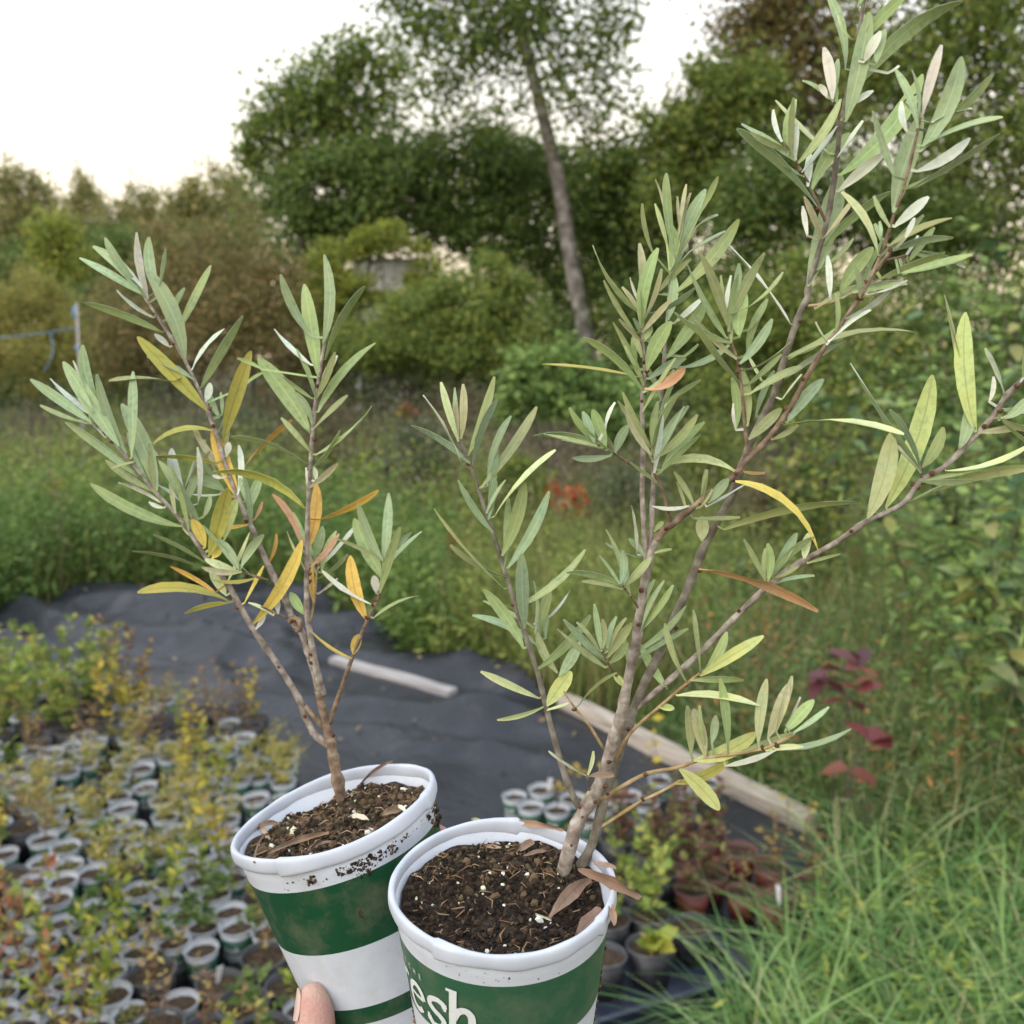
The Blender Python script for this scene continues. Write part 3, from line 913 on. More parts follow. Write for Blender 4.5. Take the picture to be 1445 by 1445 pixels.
pr_.branch('E 672,1350 655,1325 610,1220 570,1080 540,960 510,840 470,720 430,600 390,470 350,340 325,270 C 310,1290 260,1170 240,1130', 5.0, 1.8, DR + .001, DR - .028, 'twig_olive', 8)
pr_.branch('E 590,860 530,760 495,670', 1.6, 1.2, None, 0.010, 'twig_olive')
pr_.branch('H 1225,260 1265,215 G 150,530 250,475 350,455 440,425 550,410 640,390 715,350', 3.4, 1.8, DR + .001, DR - .028, 'twig_tan', 8)
pr_.branch('H 1240,300 G 110,640 220,570 300,530 360,495', 2.6, 1.8, DR + .001, DR - .012, 'twig_tan', 4)
pr_.branch('E 790,1170 850,1070 960,970 1030,910 1105,850', 2.6, 1.8, DR - .006, DR - .028, 'twig_tan', 2)
pr_.branch('E 752,1125 700,1040 650,980 608,918', 2.2, 1.4, None, -0.010, 'twig_tan', 4)
pr_.branch('E 882,618 850,570 815,525', 2.0, 1.3, None, -0.014, 'twig_brown')
pr_.branch('E 800,860 765,810 745,760', 2.0, 1.3, None, -0.014, 'twig_brown')
pr_.branch('E 702,1280 690,1215', 1.8, 1.2, None, -0.008, 'twig_brown')
pr_.branch('C 1000,1290 950,1255 880,1210 815,1175', 2.0, 1.3, None, -0.014, 'twig_brown')
pr_.branch('E 1000,312 965,180 930,105 C 1045,1180', 2.4, 1.4, None, -0.016, 'twig_brown')
pr_.branch('F 235,680 215,560 200,380 180,260 150,170 D 140,1340', 2.6, 1.4, None, -0.014, 'twig_brown', 4)
pr_.branch('D 482,1300 560,1290 650,1255 740,1205', 2.4, 1.4, None, -0.012, 'twig_tan')
pr_.branch('D 770,1150 820,1085 850,1060', 3.0, 2.2, None, -0.008, 'twig_brown', 3)
pr_.branch('D 560,950 520,860 480,770 430,690 375,595', 2.4, 1.4, None, -0.014, 'twig_brown', 4)
pr_.branch('F 290,1240 305,1195', 2.4, 1.6, None, -0.006, 'twig_brown')
pr_.branch('D 790,1110 880,1090 960,1060', 1.8, 1.2, None, 0.006, 'twig_brown')
pr_.branch('D 618,510 600,450 585,420', 2.0, 1.4, None, -0.005, 'twig_brown')
pr_.branch('F 965,765 962,725', 2.0, 1.6, None, -0.003, 'twig_brown')
pr_.branch('F 1260,515 1300,512', 1.8, 1.4, None, -0.003, 'twig_brown')
pr_.leaves("""
C
252,1165 180,922 36 pg
265,1258 107,975 14 p 0.05
238,1120 235,945 24 g
262,1155 270,930 38 ta
292,1220 398,900 44 pg
312,1265 412,990 32 bg
345,1350 570,1022 42 ol
370,1345 465,1060 32 bg
375,1445 410,1200 30 bg
E
355,280 578,38 15 pg 0.06
382,425 465,155 56 G
405,465 553,190 46 bg
390,545 135,252 14 pg
465,690 455,415 56 bg
445,605 685,400 36 ol
462,760 315,548 50 G
510,748 275,640 34 bg
500,715 495,515 18 g
515,702 560,548 42 G
545,655 630,548 12 s
542,722 550,640 22 bg
515,835 705,640 40 G
592,860 665,735 50 g
585,850 510,700 38 ol
545,970 635,845 66 yG
516,942 305,845 32 pg
532,975 365,1022 18 pg -0.05
545,985 625,960 12 pg
665,968 800,850 10 pg
690,1225 552,1135 14 p
694,1222 715,1135 18 pg
702,1225 792,1225 30 br
760,830 585,690 26 ol
746,790 655,665 18 ol
746,772 720,600 26 g
750,762 748,655 30 ol
766,772 800,645 24 bg
768,792 855,670 40 ol
775,815 840,740 36 G
776,762 835,650 18 ol
828,902 790,858 30 yG
815,527 820,405 36 bg
826,522 835,460 24 bg
836,530 925,430 36 ol
810,527 735,422 13 g
816,545 675,517 18 ol 0.05
872,430 760,378 11 s
900,422 845,362 28 g
875,420 855,240 14 p
940,412 1000,400 13 ol
940,332 970,300 24 G
C
818,1182 600,1133 16 ol
852,1190 798,1035 54 G
806,1172 758,1042 40 bg
850,1112 890,1005 22 s
890,1212 945,1098 46 bg
870,1222 718,1232 32 bg
1042,1242 900,1000 30 ol
1032,1185 920,965 28 ol
1050,1212 1065,1000 36 G
1060,1195 1190,1020 38 bg
1056,1232 1225,1055 42 ol
1080,1282 1255,1085 44 G
1072,1292 1240,1140 26 G
1062,1332 950,1250 16 ol
1020,872 1120,675 70 G
1030,908 1180,825 42 bg
1040,952 1175,865 50 t
1002,905 590,848 13 yg 0.03
996,950 760,742 34 G
1002,715 990,355 32 ta
998,702 1065,375 60 G
990,642 798,365 18 ol
972,722 843,508 20 ol
1000,822 960,715 28 ol
972,872 960,740 30 G
985,870 930,775 20 G
988,600 950,495 14 sp
1045,642 1215,540 22 bg
1012,752 1040,690 40 G
1062,562 1200,420 28 ol
1106,668 1130,480 46 g
1140,430 1100,70 40 G
1112,305 1052,95 16 ta
1048,405 1000,195 24 ol
1102,365 1052,195 22 pg
1116,485 1120,280 54 G
1142,455 1260,135 64 g
1240,225 1310,85 30 G
1152,305 1180,115 22 ta
1166,305 1198,150 16 ta
1152,285 1145,165 13 ta
1220,292 1310,240 14 s
1235,235 1278,165 16 ta
1128,562 1395,258 56 G
1190,392 1340,305 16 bg
1130,682 1245,580 34 s
1102,822 1265,590 60 G
1165,862 1355,770 32 bg
1170,817 1230,768 16 G
1098,1002 1240,915 22 G
1096,1052 1125,985 40 p
1345,742 1180,425 28 G
1348,692 1240,400 44 ol
D
190,1432 215,1240 76 G
130,1345 155,1170 26 s
160,1295 190,1120 38 bg
122,1305 110,1170 16 G
142,1375 300,1075 48 ol
230,1402 310,1270 36 G
215,1310 375,1155 13 ol
408,1375 140,1035 18 p 0.04
F
190,282 330,90 48 bg
190,362 0,100 32 G
225,245 310,10 40 G
172,562 160,340 46 G
225,542 200,300 36 ol
178,562 165,450 20 p
235,408 455,290 36 ol
285,352 230,250 18 pg
226,372 370,240 28 G
245,302 410,190 10 ol
230,602 370,470 54 ol
262,502 340,310 28 bg
372,432 455,325 12 p
D
780,1082 625,815 32 pg 0.10
F
382,345 645,185 34 s
402,258 935,145 30 ol 0.10
570,192 515,102 9 pg
392,532 548,345 60 bg
330,602 440,540 28 ol
382,540 890,580 20 pg 0.08
E
1225,112 970,95 36 pg 0.14
F
192,735 300,745 14 t
525,1070 175,780 34 y 0.16
62,868 145,770 50 bg
52,888 235,780 16 s
30,842 50,730 15 ol
20,892 75,815 15 ol
E
1082,242 1010,120 24 ol
1052,252 1020,155 14 ol
1110,232 1130,110 18 ol
1090,252 1150,180 20 ol
1080,287 1250,283 18 ol
1062,242 930,243 20 p
1110,368 1110,280 56 pg
F
125,985 710,872 34 pg 0.05
25,1155 525,1335 34 t 0.05
300,1202 208,1028 26 G
313,1202 310,1045 44 G
328,1185 435,1000 48 bg
312,1222 510,1180 20 g 0.05
335,1192 455,1125 22 ol
466,1112 485,1000 44 pg
480,1128 620,1090 14 pg
735,940 835,570 96 pg -0.06
815,890 1010,328 104 yG
960,730 660,278 20 g
968,722 1055,550 58 G
1195,572 1150,62 90 yG -0.05
1190,560 1060,-10 18 pg
1125,642 1170,440 62 g
1316,408 1235,215 26 s
1252,442 1270,335 28 p
912,870 1440,725 28 pg
1068,735 1440,612 24 pg
1320,512 1420,420 50 g
1292,520 1440,485 20 p
E
985,908 885,745 40 G
1052,882 975,670 22 ol
1106,842 1080,620 18 ol
1122,842 1200,700 40 G
1106,860 1335,715 50 yG
1020,932 1320,970 28 pg
955,975 1010,980 30 yG
G
392,412 380,260 34 ol
436,422 400,270 45 ta
442,402 420,260 22 ol
458,378 470,290 30 g
510,402 485,175 30 G
400,432 598,345 58 yG
342,505 510,435 38 yg
356,460 482,590 56 yG
605,378 632,175 40 pg
636,362 700,190 48 ta
662,342 712,165 22 ta
692,322 738,232 10 p
690,342 780,240 44 G
720,342 828,263 20 g
552,405 720,345 34 ol
650,395 898,332 24 g
630,402 748,390 22 pg 0.05
500,450 660,400 28 p
D
482,1215 622,735 112 g
642,515 742,50 86 g
642,292 560,-40 46 g
665,165 610,65 13 pg
715,175 900,-20 56 G
710,352 1140,8 74 G 0.09
720,262 790,130 60 s
770,272 810,120 45 g
800,230 840,155 20 s
820,310 870,278 13 s
586,422 550,200 62 sp
562,412 530,360 36 sp
600,382 610,250 36 g
660,450 760,385 36 s
430,682 200,525 26 g
520,880 180,548 38 g 0.05
400,662 430,420 52 G
372,602 335,465 30 s
430,682 440,520 40 s
440,692 620,420 48 ol
456,732 605,535 26 s
482,792 490,645 46 s
572,652 345,425 18 pg
500,802 660,565 64 G
620,742 970,315 90 G
610,812 810,650 62 s
555,1045 835,815 46 G 0.05
480,1002 460,875 32 sp
576,1265 565,1085 38 s
620,1238 760,1050 70 G
850,752 755,470 32 g
846,902 965,480 100 g
960,642 1135,240 90 g
970,482 1050,190 58 sp
905,562 880,430 36 s
955,472 925,295 20 g
890,432 980,390 9 ol
1000,560 1270,315 45 G
1010,520 1180,460 10 s
970,620 1310,495 26 g 0.06
945,727 1170,585 62 s
920,802 1300,568 24 g
880,800 1000,750 26 ol
850,962 995,835 60 s
895,1012 935,925 30 s
790,1020 765,950 26 g
792,1010 785,940 18 g
830,1042 1095,925 28 ol 0.06
910,1112 1020,965 38 G
900,1082 950,1000 20 s
792,1182 1065,1075 34 G
870,1162 1180,1080 36 G
890,1167 1010,1110 22 s
735,1252 905,1190 15 s
512,1312 740,1200 28 ol
700,20 800,-120 50 G
720,-30 660,-140 50 g
""")

# small young leaves filling out the shoots
for plant, frac in ((pl, .5), (pr_, .45)):
    rr_ = plant.rng; lines = []
    for b_ in list(plant.br):
        pts = b_['pts']
        n_ = 7 if len(pts) > 30 else 4 if len(pts) > 12 else 2
        for _ in range(n_):
            i_ = rr_.randrange(int(len(pts) * (1 - frac)), len(pts) - 1)
            x0_, y0_, d0_ = pts[i_]; x1_, y1_, _d = pts[min(i_ + 1, len(pts) - 1)]
            if y0_ > (820 if plant is pl else 960): continue
            a_ = math.atan2(y1_ - y0_, x1_ - x0_) + rr_.choice((-1, 1)) * R(rr_.uniform(14, 48)); L_ = rr_.uniform(45, 100)
            tx_, ty_ = x0_ + L_ * math.cos(a_), y0_ + L_ * math.sin(a_)
            lines.append('%.1f,%.1f %.1f,%.1f %.1f %s' % (x0_, y0_, tx_, ty_, rr_.uniform(6, 12), rr_.choice(('g', 'G', 'G', 'ol', 'ol', 'bg', 's', 'ta'))))
    FR['Z'] = (0, 0, 1.0)
    plant.leaves('Z\n' + '\n'.join(lines))

# ------------------------------------------------------------------ the hand
def skin_mat():
    m, n, l, b = new_mat('skin')
    tc = n.new('ShaderNodeTexCoord')
    nz = n.new('ShaderNodeTexNoise'); nz.inputs['Scale'].default_value = 55; nz.inputs['Detail'].default_value = 5
    l.new(tc.outputs['Object'], nz.inputs['Vector'])
    r = ramp_node(n, [(0.44, 0.20, 0.16), (0.50, 0.29, 0.24), (0.52, 0.34, 0.27)], [0.35, 0.5, 0.65]); l.new(nz.outputs['Fac'], r.inputs[0])
    l.new(r.outputs[0], b.inputs['Base Color'])
    b.inputs['Roughness'].default_value = 0.55
    b.inputs['Subsurface Weight'].default_value = 0.12
    b.inputs['Subsurface Radius'].default_value = (0.004, 0.0015, 0.0008)
    w = n.new('ShaderNodeTexNoise'); w.inputs['Scale'].default_value = 650; w.inputs['Detail'].default_value = 4
    l.new(tc.outputs['Object'], w.inputs['Vector'])
    bp = n.new('ShaderNodeBump'); bp.inputs['Strength'].default_value = 0.6; bp.inputs['Distance'].default_value = 0.0010
    l.new(w.outputs['Fac'], bp.inputs['Height']); l.new(bp.outputs[0], b.inputs['Normal'])
    return m
M['skin'] = skin_mat()
M['nail'] = noise_mat('nail', [(0.52, 0.35, 0.31), (0.58, 0.43, 0.38)], 90, 3, 0.35, spec=0.5)
thumb_d = cup_surface(MW_L, 450, 1410)
J = {}   # joint: (px, py, depth, radius m)
J['wrist'] = (400, 1990, thumb_d + 0.030, 0.026)
J['palm'] = (440, 1800, thumb_d + 0.040, 0.026)
J['palm2'] = (500, 1700, thumb_d + 0.062, 0.018)
J['arm'] = (330, 2500, thumb_d + 0.0, 0.034)
J['t1'] = (418, 1660, thumb_d + 0.006, 0.0150)
J['t2'] = (430, 1560, thumb_d - 0.005, 0.0110)
J['t3'] = (443, 1478, thumb_d - 0.0085, 0.0098)
J['t3b'] = (446, 1438, thumb_d - 0.0085, 0.0098)
J['t4'] = (442, 1408, thumb_d - 0.0068, 0.0076)
J['t5'] = (437, 1385, thumb_d - 0.0042, 0.0044)
fing = [('i', (610, 1610, .500), (650, 1440, .512), (642, 1280, .500), (614, 1168, .470)),
        ('m', (620, 1690, .500), (680, 1560, .512), (690, 1420, .504), (676, 1340, .488)),
        ('r', (610, 1770, .495), (672, 1660, .508), (690, 1560, .504), (684, 1490, .490)),
        ('p', (590, 1840, .490), (640, 1760, .500), (660, 1680, .498), (655, 1620, .488))]
edges = [('arm', 'wrist'), ('wrist', 'palm'), ('palm', 'palm2'), ('palm', 't1'), ('t1', 't2'), ('t2', 't3'), ('t3', 't3b'), ('t3b', 't4'), ('t4', 't5')]
for k, a, b_, c, d in fing:
    for nme, q, rr in (('1', a, .0105), ('2', b_, .0092), ('3', c, .0082), ('4', d, .0068)):
        J[k + nme] = (*q, rr)
    edges += [('palm2', k + '1'), (k + '1', k + '2'), (k + '2', k + '3'), (k + '3', k + '4')]
names = list(J)
org = P(*J['wrist'][:3])
me = bpy.data.meshes.new('person')
me.from_pydata([P(*J[k][:3]) - org for k in names], [(names.index(a), names.index(b_)) for a, b_ in edges], [])
hand = link('person', me, None, M['skin'])
hand.location = org
tag(hand, 'bare hand gripping the tilted paper cup with its thumb on the white band', 'person')
sk = hand.modifiers.new('skin', 'SKIN'); sk.use_smooth_shade = True
for i, k in enumerate(names):
    sv = me.skin_vertices[0].data[i]
    sv.radius = (J[k][3], J[k][3]); sv.use_root = (k == 'palm')
ss = hand.modifiers.new('smooth', 'SUBSURF'); ss.levels = 2; ss.render_levels = 2
# thumb nail: a thin curved plate on the outer side of the thumb
tb, tt = P(442, 1432, J['t3b'][2] + .0005), P(438, 1388, J['t5'][2])
ax = (tt - tb).normalized(); vw = (CAM - tb).normalized()
lf = ax.cross(vw).normalized(); lf = lf if lf.x < 0 else -lf
fr_ = (vw - ax * vw.dot(ax)).normalized()
V, F = [], []
na_, nl_ = 8, 8
for layer in (0, 1):
    for i in range(nl_ + 1):
        u = i / nl_
        rr = 0.0086 + (0.0056 - 0.0086) * u + (0.0002 if layer == 0 else -0.0008)
        spread = R(28) * (1 - max(0, (u - .72) / .28) ** 2 * .6) * (0.75 + 0.25 * min(1, u / .3))
        for j in range(na_ + 1):
            a = R(72) + spread * (j / na_ * 2 - 1)
            V.append(tb + ax * (0.0125 * u - 0.0005) + (fr_ * math.cos(a) + lf * math.sin(a)) * rr - org)
st = (nl_ + 1) * (na_ + 1)
for i in range(nl_):
    for j in range(na_):
        q = i * (na_ + 1) + j
        F.append((q, q + 1, q + na_ + 2, q + na_ + 1)); F.append((st + q, st + q + na_ + 1, st + q + na_ + 2, st + q + 1))
link('thumbnail', mesh_py('thumbnail', V, F, True), hand, M['nail'])

# ------------------------------------------------------------------ ground, landscape fabric
def pip(x, y, poly):
    ins = False
    n = len(poly)
    for i in range(n):
        x1, y1 = poly[i]; x2, y2 = poly[(i + 1) % n]
        if (y1 > y) != (y2 > y) and x < (x2 - x1) * (y - y1) / (y2 - y1) + x1: ins = not ins
    return ins
def pip_np(X, Y, poly):
    ins = np.zeros(X.shape, bool)
    n = len(poly)
    for i in range(n):
        x1, y1 = poly[i]; x2, y2 = poly[(i + 1) % n]
        c = ((y1 > Y) != (y2 > Y)) & (X < (x2 - x1) * (Y - y1) / ((y2 - y1) if y2 != y1 else 1e-9) + x1)
        ins ^= c
    return ins

me = bpy.data.meshes.new('ground')
bm = bmesh.new()
bmesh.ops.create_grid(bm, x_segments=60, y_segments=60, size=400)
bm.to_mesh(me); bm.free()
g = link('ground', me, None, M['soil_ground']); g['kind'] = 'structure'

FAB_PX = [(-260, 960), (-60, 895), (40, 862), (110, 842), (330, 828), (450, 850), (530, 882), (600, 940), (700, 948), (800, 1002), (960, 1075), (1100, 1130), (1190, 1185), (1195, 1260), (1120, 1360), (1040, 1480), (960, 1650)]
FAB = [tuple(G(x, y)[:2]) for x, y in FAB_PX] + [(0.35, 0.6), (-3.2, 0.6), (-5.0, 2.6)]

# ---- where the little pots stand: rim centres in photograph pixels
FI = (0, 820, 450 / 1445); FJ = (0, 1100, 450 / 1445); FK = (840, 1080, 360 / 1425); FG = FR['G']; FE = FR['E']
def fx(fr, x, y): return (fr[0] + x * fr[2], fr[1] + y * fr[2])
POTS = []      # (px, py, pot kind, plant kind)
def pots(fr, pk, txt):
    for tk in txt.split():
        x, y, s = tk.split(',')
        px, py = fx(fr, float(x), float(y))
        POTS.append((px, py, pk, s))
pots(FJ, 'cup', """85,50,tag 230,140,feather 380,95,feather 535,62,feather 565,130,bare 405,165,feather 665,20,bare 745,85,feather 750,162,feather
 600,220,moss 930,210,bare 295,300,moss 310,385,moss 475,340,feather 630,300,bare 765,280,feather 250,205,feather 890,130,feather 1040,85,lime
 870,395,bare 915,450,lime 985,515,green 740,540,lime 830,598,green 1045,592,bare 750,645,bare 945,610,green 415,580,bare 530,615,lime 320,625,bare
 238,690,lime 80,715,red 100,810,red 430,785,lime 485,865,lime 205,865,lime 622,785,lime 815,700,green 905,755,bare 1078,672,bare 505,965,lime
 170,1000,red 275,1075,lime 25,1045,lime 5,950,red 70,1120,lime 420,1120,lime 300,890,lime 380,1010,lime 120,920,lime -60,760,red -55,880,lime 160,60,feather""")
pots(FJ, 'black', "698,870,brown 985,910,tag 1105,1010,green 1200,790,brown 1290,935,lime 720,1120,brown 930,1110,brown 1180,1120,green")
pots(FI, 'cup', """1030,755,feather 640,845,bare 330,740,tag 395,765,brown 400,815,feather 75,850,green 70,905,bare 530,885,feather 1300,830,feather 1290,905,feather
 895,985,feather 240,770,bare 180,910,feather 300,860,feather 760,800,feather 850,830,feather 1000,850,feather 1120,800,feather 1180,880,feather 1085,900,feather 820,900,feather 960,930,lime
 -30,880,green -40,790,green 1200,780,feather""")
pots(FI, 'black', """560,600,yellow 640,660,yellow 720,620,brown 800,660,limebush 880,620,brown 950,570,brown 1020,600,brown 1085,570,brown 1150,620,yellow 480,640,yellow
 400,560,shrub 320,600,shrub 230,540,shrub 150,560,shrub 60,560,shrub 520,500,redshrub 620,520,redshrub 420,470,shrub 340,480,shrub 120,650,shrub 30,680,shrub 700,720,brown
 -40,600,shrub 160,730,brown 880,720,feather 980,680,brown 200,640,shrub -60,500,shrub 1060,660,brown 260,650,shrub""")
pots(FE, 'cup', "430,1290,bare 530,1272,tag 492,1335,bare 850,1290,bare 905,1325,bare 1060,1290,tag 1130,1240,bare 640,1300,twig 760,1330,twig 580,1340,twig 960,1230,twig 700,1380,twig")
pots(FK, 'red', "640,395,redleaf 810,470,bare 975,555,brown 650,590,redleaf 825,690,brown 990,745,tag 1205,660,brown 545,690,redleaf 760,610,redleaf 480,300,redleaf 520,480,redleaf")
pots(FK, 'black', "540,880,bare 315,1010,yellowleaf 45,1060,bare 260,700,greenleaf 330,820,greenleaf 400,600,greenleaf 200,840,greenleaf 300,480,redleaf 180,620,greenleaf 60,820,greenleaf 420,760,greenleaf 170,420,redleaf 100,950,greenleaf 20,600,redleaf 450,450,redleaf")
_fr = random.Random(404)
CROWD = [(-60, 945), (60, 935), (300, 1000), (420, 1030), (425, 1100), (330, 1180), (385, 1290), (395, 1500), (-90, 1500)]
for _ in range(260):                     # the rest of the crowd, wherever there is room
    px, py = _fr.uniform(-90, 430), _fr.uniform(935, 1500)
    if not pip(px, py, CROWD): continue
    POTS.append((px, py, 'cup' if _fr.random() < .85 else 'black', _fr.choice(('feather', 'feather', 'bare', 'brown', 'bare', 'green', 'yellow', 'moss') if py < 1270 else ('green', 'bare', 'feather', 'lime', 'brown', 'moss', 'bare'))))
POT_DIM = {'cup': (0.0435, 0.032, 0.106), 'black': (0.058, 0.045, 0.105), 'red': (0.050, 0.036, 0.095)}   # rim radius, base radius, height
pot_xy = []
_rng = random.Random(77)
FZ = 0.012
_kept = []
for (px, py, pk, s) in POTS:
    r0, rb, h = POT_DIM[pk]
    q = G(px, py, FZ + h)
    ok = True
    x, y = q.x, q.y
    for it in range(14):                  # nudge apart pots that would overlap
        push = Vector((0, 0))
        for (x2, y2, r2) in pot_xy:
            d = math.hypot(x - x2, y - y2)
            m = (r0 + r2) * 0.97
            if d < m:
                push += Vector((x - x2 + 1e-4, y - y2 + 1e-4)).normalized() * (m - d)
        if push.length < 1e-4: break
        x += push.x; y += push.y
    if any(math.hypot(x - x2, y - y2) < (r0 + r2) * 0.95 for x2, y2, r2 in pot_xy): continue
    pot_xy.append((x, y, r0)); _kept.append((x, y, pk, s))
PA = np.array(pot_xy)

BOARD_A = (G(795, 985, 0.05), G(1148, 1158, 0.05))
BOARD_B = (G(470, 926, 0.04), G(640, 976, 0.03))

# fabric sheet: a fine grid with wrinkles, flat under the pots
st_ = 0.035
xs = np.arange(-5.0, 1.75, st_); ys = np.arange(0.6, 7.3, st_)
X, Y = np.meshgrid(xs, ys)
ins = pip_np(X, Y, FAB)
Z = np.zeros_like(X)
for i in range(X.shape[0]):
    for j in range(X.shape[1]):
        if not ins[i, j]: continue
        x, y = float(X[i, j]), float(Y[i, j])
        w = mnoise.noise(Vector((x * 1.1, y * 0.9, 3.0))) * 0.9
        a = math.sin(8.5 * (0.35 * x + y) + 5.0 * w) * 0.5 + 0.5
        rdg = (1 - abs(mnoise.noise(Vector((x * 1.7 + y * .6, y * 2.6, 5.5))))) ** 7
        Z[i, j] = 0.055 * rdg + 0.075 * a ** 2.0 + 0.030 * abs(mnoise.noise(Vector((x * 5, y * 7, 1.0)))) + 0.03 * max(0, mnoise.noise(Vector((x * 2.1 + 5, y * 2.6, 9.0))))
dist = np.min(np.hypot(X[..., None] - PA[:, 0], Y[..., None] - PA[:, 1]), axis=-1)
msk = np.clip((dist - 0.12) / 0.45, 0, 1) ** 1.2
for (a, b) in (BOARD_A, BOARD_B):
    ab = (b - a); t = np.clip(((X - a.x) * ab.x + (Y - a.y) * ab.y) / (ab.x ** 2 + ab.y ** 2), 0, 1)
    d = np.hypot(X - a.x - ab.x * t, Y - a.y - ab.y * t)
    msk = np.minimum(msk, np.clip((d - 0.06) / 0.25, 0.0, 1))
Z = FZ + Z * msk
idx = -np.ones(X.shape, int)
use = ins
idx[use] = np.arange(use.sum())
V = np.stack([X[use], Y[use], Z[use]], 1)
q = np.stack([idx[:-1, :-1], idx[:-1, 1:], idx[1:, 1:], idx[1:, :-1]], -1).reshape(-1, 4)
q = q[(q >= 0).all(1)]
m, n, l, b = new_mat('landscape_fabric')
tc = n.new('ShaderNodeTexCoord')
nz = n.new('ShaderNodeTexNoise'); nz.inputs['Scale'].default_value = 3.5; nz.inputs['Detail'].default_value = 9; nz.inputs['Roughness'].default_value = 0.62
l.new(tc.outputs['Object'], nz.inputs['Vector'])
r = ramp_node(n, [(0.007, 0.009, 0.013), (0.014, 0.016, 0.023), (0.06, 0.06, 0.064)], [0.35, 0.58, 0.80]); l.new(nz.outputs['Fac'], r.inputs[0])
l.new(r.outputs[0], b.inputs['Base Color'])
b.inputs['Roughness'].default_value = 0.44
b.inputs['Specular IOR Level'].default_value = 0.5
wv = n.new('ShaderNodeTexWave'); wv.inputs['Scale'].default_value = 160; l.new(tc.outputs['Object'], wv.inputs['Vector'])
n2 = n.new('ShaderNodeTexNoise'); n2.inputs['Scale'].default_value = 30; n2.inputs['Detail'].default_value = 6; l.new(tc.outputs['Object'], n2.inputs['Vector'])
bp = n.new('ShaderNodeBump'); bp.inputs['Strength'].default_value = 0.5; bp.inputs['Distance'].default_value = 0.012; l.new(n2.outputs['Fac'], bp.inputs['Height'])
l.new(bp.outputs[0], b.inputs['Normal'])
M['fabric'] = m
fab = link('landscape_fabric', mesh_np('landscape_fabric', V, q, True), None, M['fabric'])
tag(fab, 'black wrinkled landscape fabric spread on the ground under the pots', 'fabric', kind='structure')

# ------------------------------------------------------------------ boards lying on the fabric
def wood_mat(name, cols):
    m, n, l, b = new_mat(name)
    tc = n.new('ShaderNodeTexCoord'); mp = n.new('ShaderNodeMapping'); mp.inputs['Scale'].default_value = (1.5, 30, 30)
    l.new(tc.outputs['Object'], mp.inputs[0])
    nz = n.new('ShaderNodeTexNoise'); nz.inputs['Scale'].default_value = 3; nz.inputs['Detail'].default_value = 8; l.new(mp.outputs[0], nz.inputs['Vector'])
    r = ramp_node(n, cols, [0.3, 0.5, 0.72]); l.new(nz.outputs['Fac'], r.inputs[0]); l.new(r.outputs[0], b.inputs['Base Color'])
    b.inputs['Roughness'].default_value = 0.8
    bp = n.new('ShaderNodeBump'); bp.inputs['Strength'].default_value = 0.4; bp.inputs['Distance'].default_value = 0.004
    l.new(nz.outputs['Fac'], bp.inputs['Height']); l.new(bp.outputs[0], b.inputs['Normal'])
    return m
M['wood'] = wood_mat('wood', [(0.20, 0.165, 0.13), (0.42, 0.36, 0.30), (0.56, 0.50, 0.43)])
M['wood_grey'] = wood_mat('wood_grey', [(0.20, 0.18, 0.17), (0.36, 0.34, 0.33), (0.48, 0.46, 0.45)])
def timber(name, a, b, w, h, z, mat, label, cat):
    L = (b - a).length
    bm = bmesh.new()
    bmesh.ops.create_cube(bm, size=1)
    bmesh.ops.scale(bm, vec=(L, w, h), verts=bm.verts)
    bmesh.ops.bevel(bm, geom=list(bm.edges), offset=0.006, segments=2, affect='EDGES')
    bmesh.ops.subdivide_edges(bm, edges=[e for e in bm.edges if e.calc_length() > L * .6], cuts=14)
    for v in bm.verts:
        v.co += Vector((0, mnoise.noise(v.co * 4) * 0.006, mnoise.noise(v.co * 3 + Vector((5, 0, 0))) * 0.005))
    me = bpy.data.meshes.new(name); bm.to_mesh(me); bm.free()
    o = link(name, me, None, mat)
    o.location = Vector(((a.x + b.x) / 2, (a.y + b.y) / 2, z + h / 2))
    o.rotation_euler = (R(2), 0, math.atan2(b.y - a.y, b.x - a.x))
    return tag(o, label, cat)
timber('timber', BOARD_A[0], BOARD_A[1], 0.075, 0.062, FZ - 0.004, M['wood'], 'long pale squared timber lying on the fabric beside the small pots', 'timber')
timber('board', BOARD_B[0], BOARD_B[1], 0.075, 0.036, FZ - 0.008, M['wood_grey'], 'short weathered grey board lying on the wrinkled black fabric', 'board')

# ------------------------------------------------------------------ small pots with seedlings
def leaf_kites(pos, dirs, size, wid, rng, roll=None, fold=0.15):
    """kite shaped leaves; pos base points (n,3), dirs unit vectors; returns verts, quads"""
    n = len(pos)
    dirs = dirs / (np.linalg.norm(dirs, axis=1, keepdims=True) + 1e-9)
    up = rng.normal(0, 1, (n, 3)) + np.array([0, 0, 0.6])
    s = np.cross(dirs, up); s /= (np.linalg.norm(s, axis=1, keepdims=True) + 1e-9)
    nn = np.cross(s, dirs)
    size = np.asarray(size).reshape(-1, 1); wid = np.asarray(wid).reshape(-1, 1)
    a = pos; b_ = pos + dirs * size * .5 + s * wid * .5 + nn * wid * fold; c = pos + dirs * size; d = pos + dirs * size * .5 - s * wid * .5 + nn * wid * fold
    V = np.stack([a, b_, c, d], 1).reshape(-1, 3)
    F = np.arange(n * 4).reshape(n, 4)
    return V, F
def unit(rng, n, zb=0.0, zs=1.0):
    d = rng.normal(0, 1, (n, 3)); d[:, 2] = d[:, 2] * zs + zb
    return d / np.linalg.norm(d, axis=1, keepdims=True)
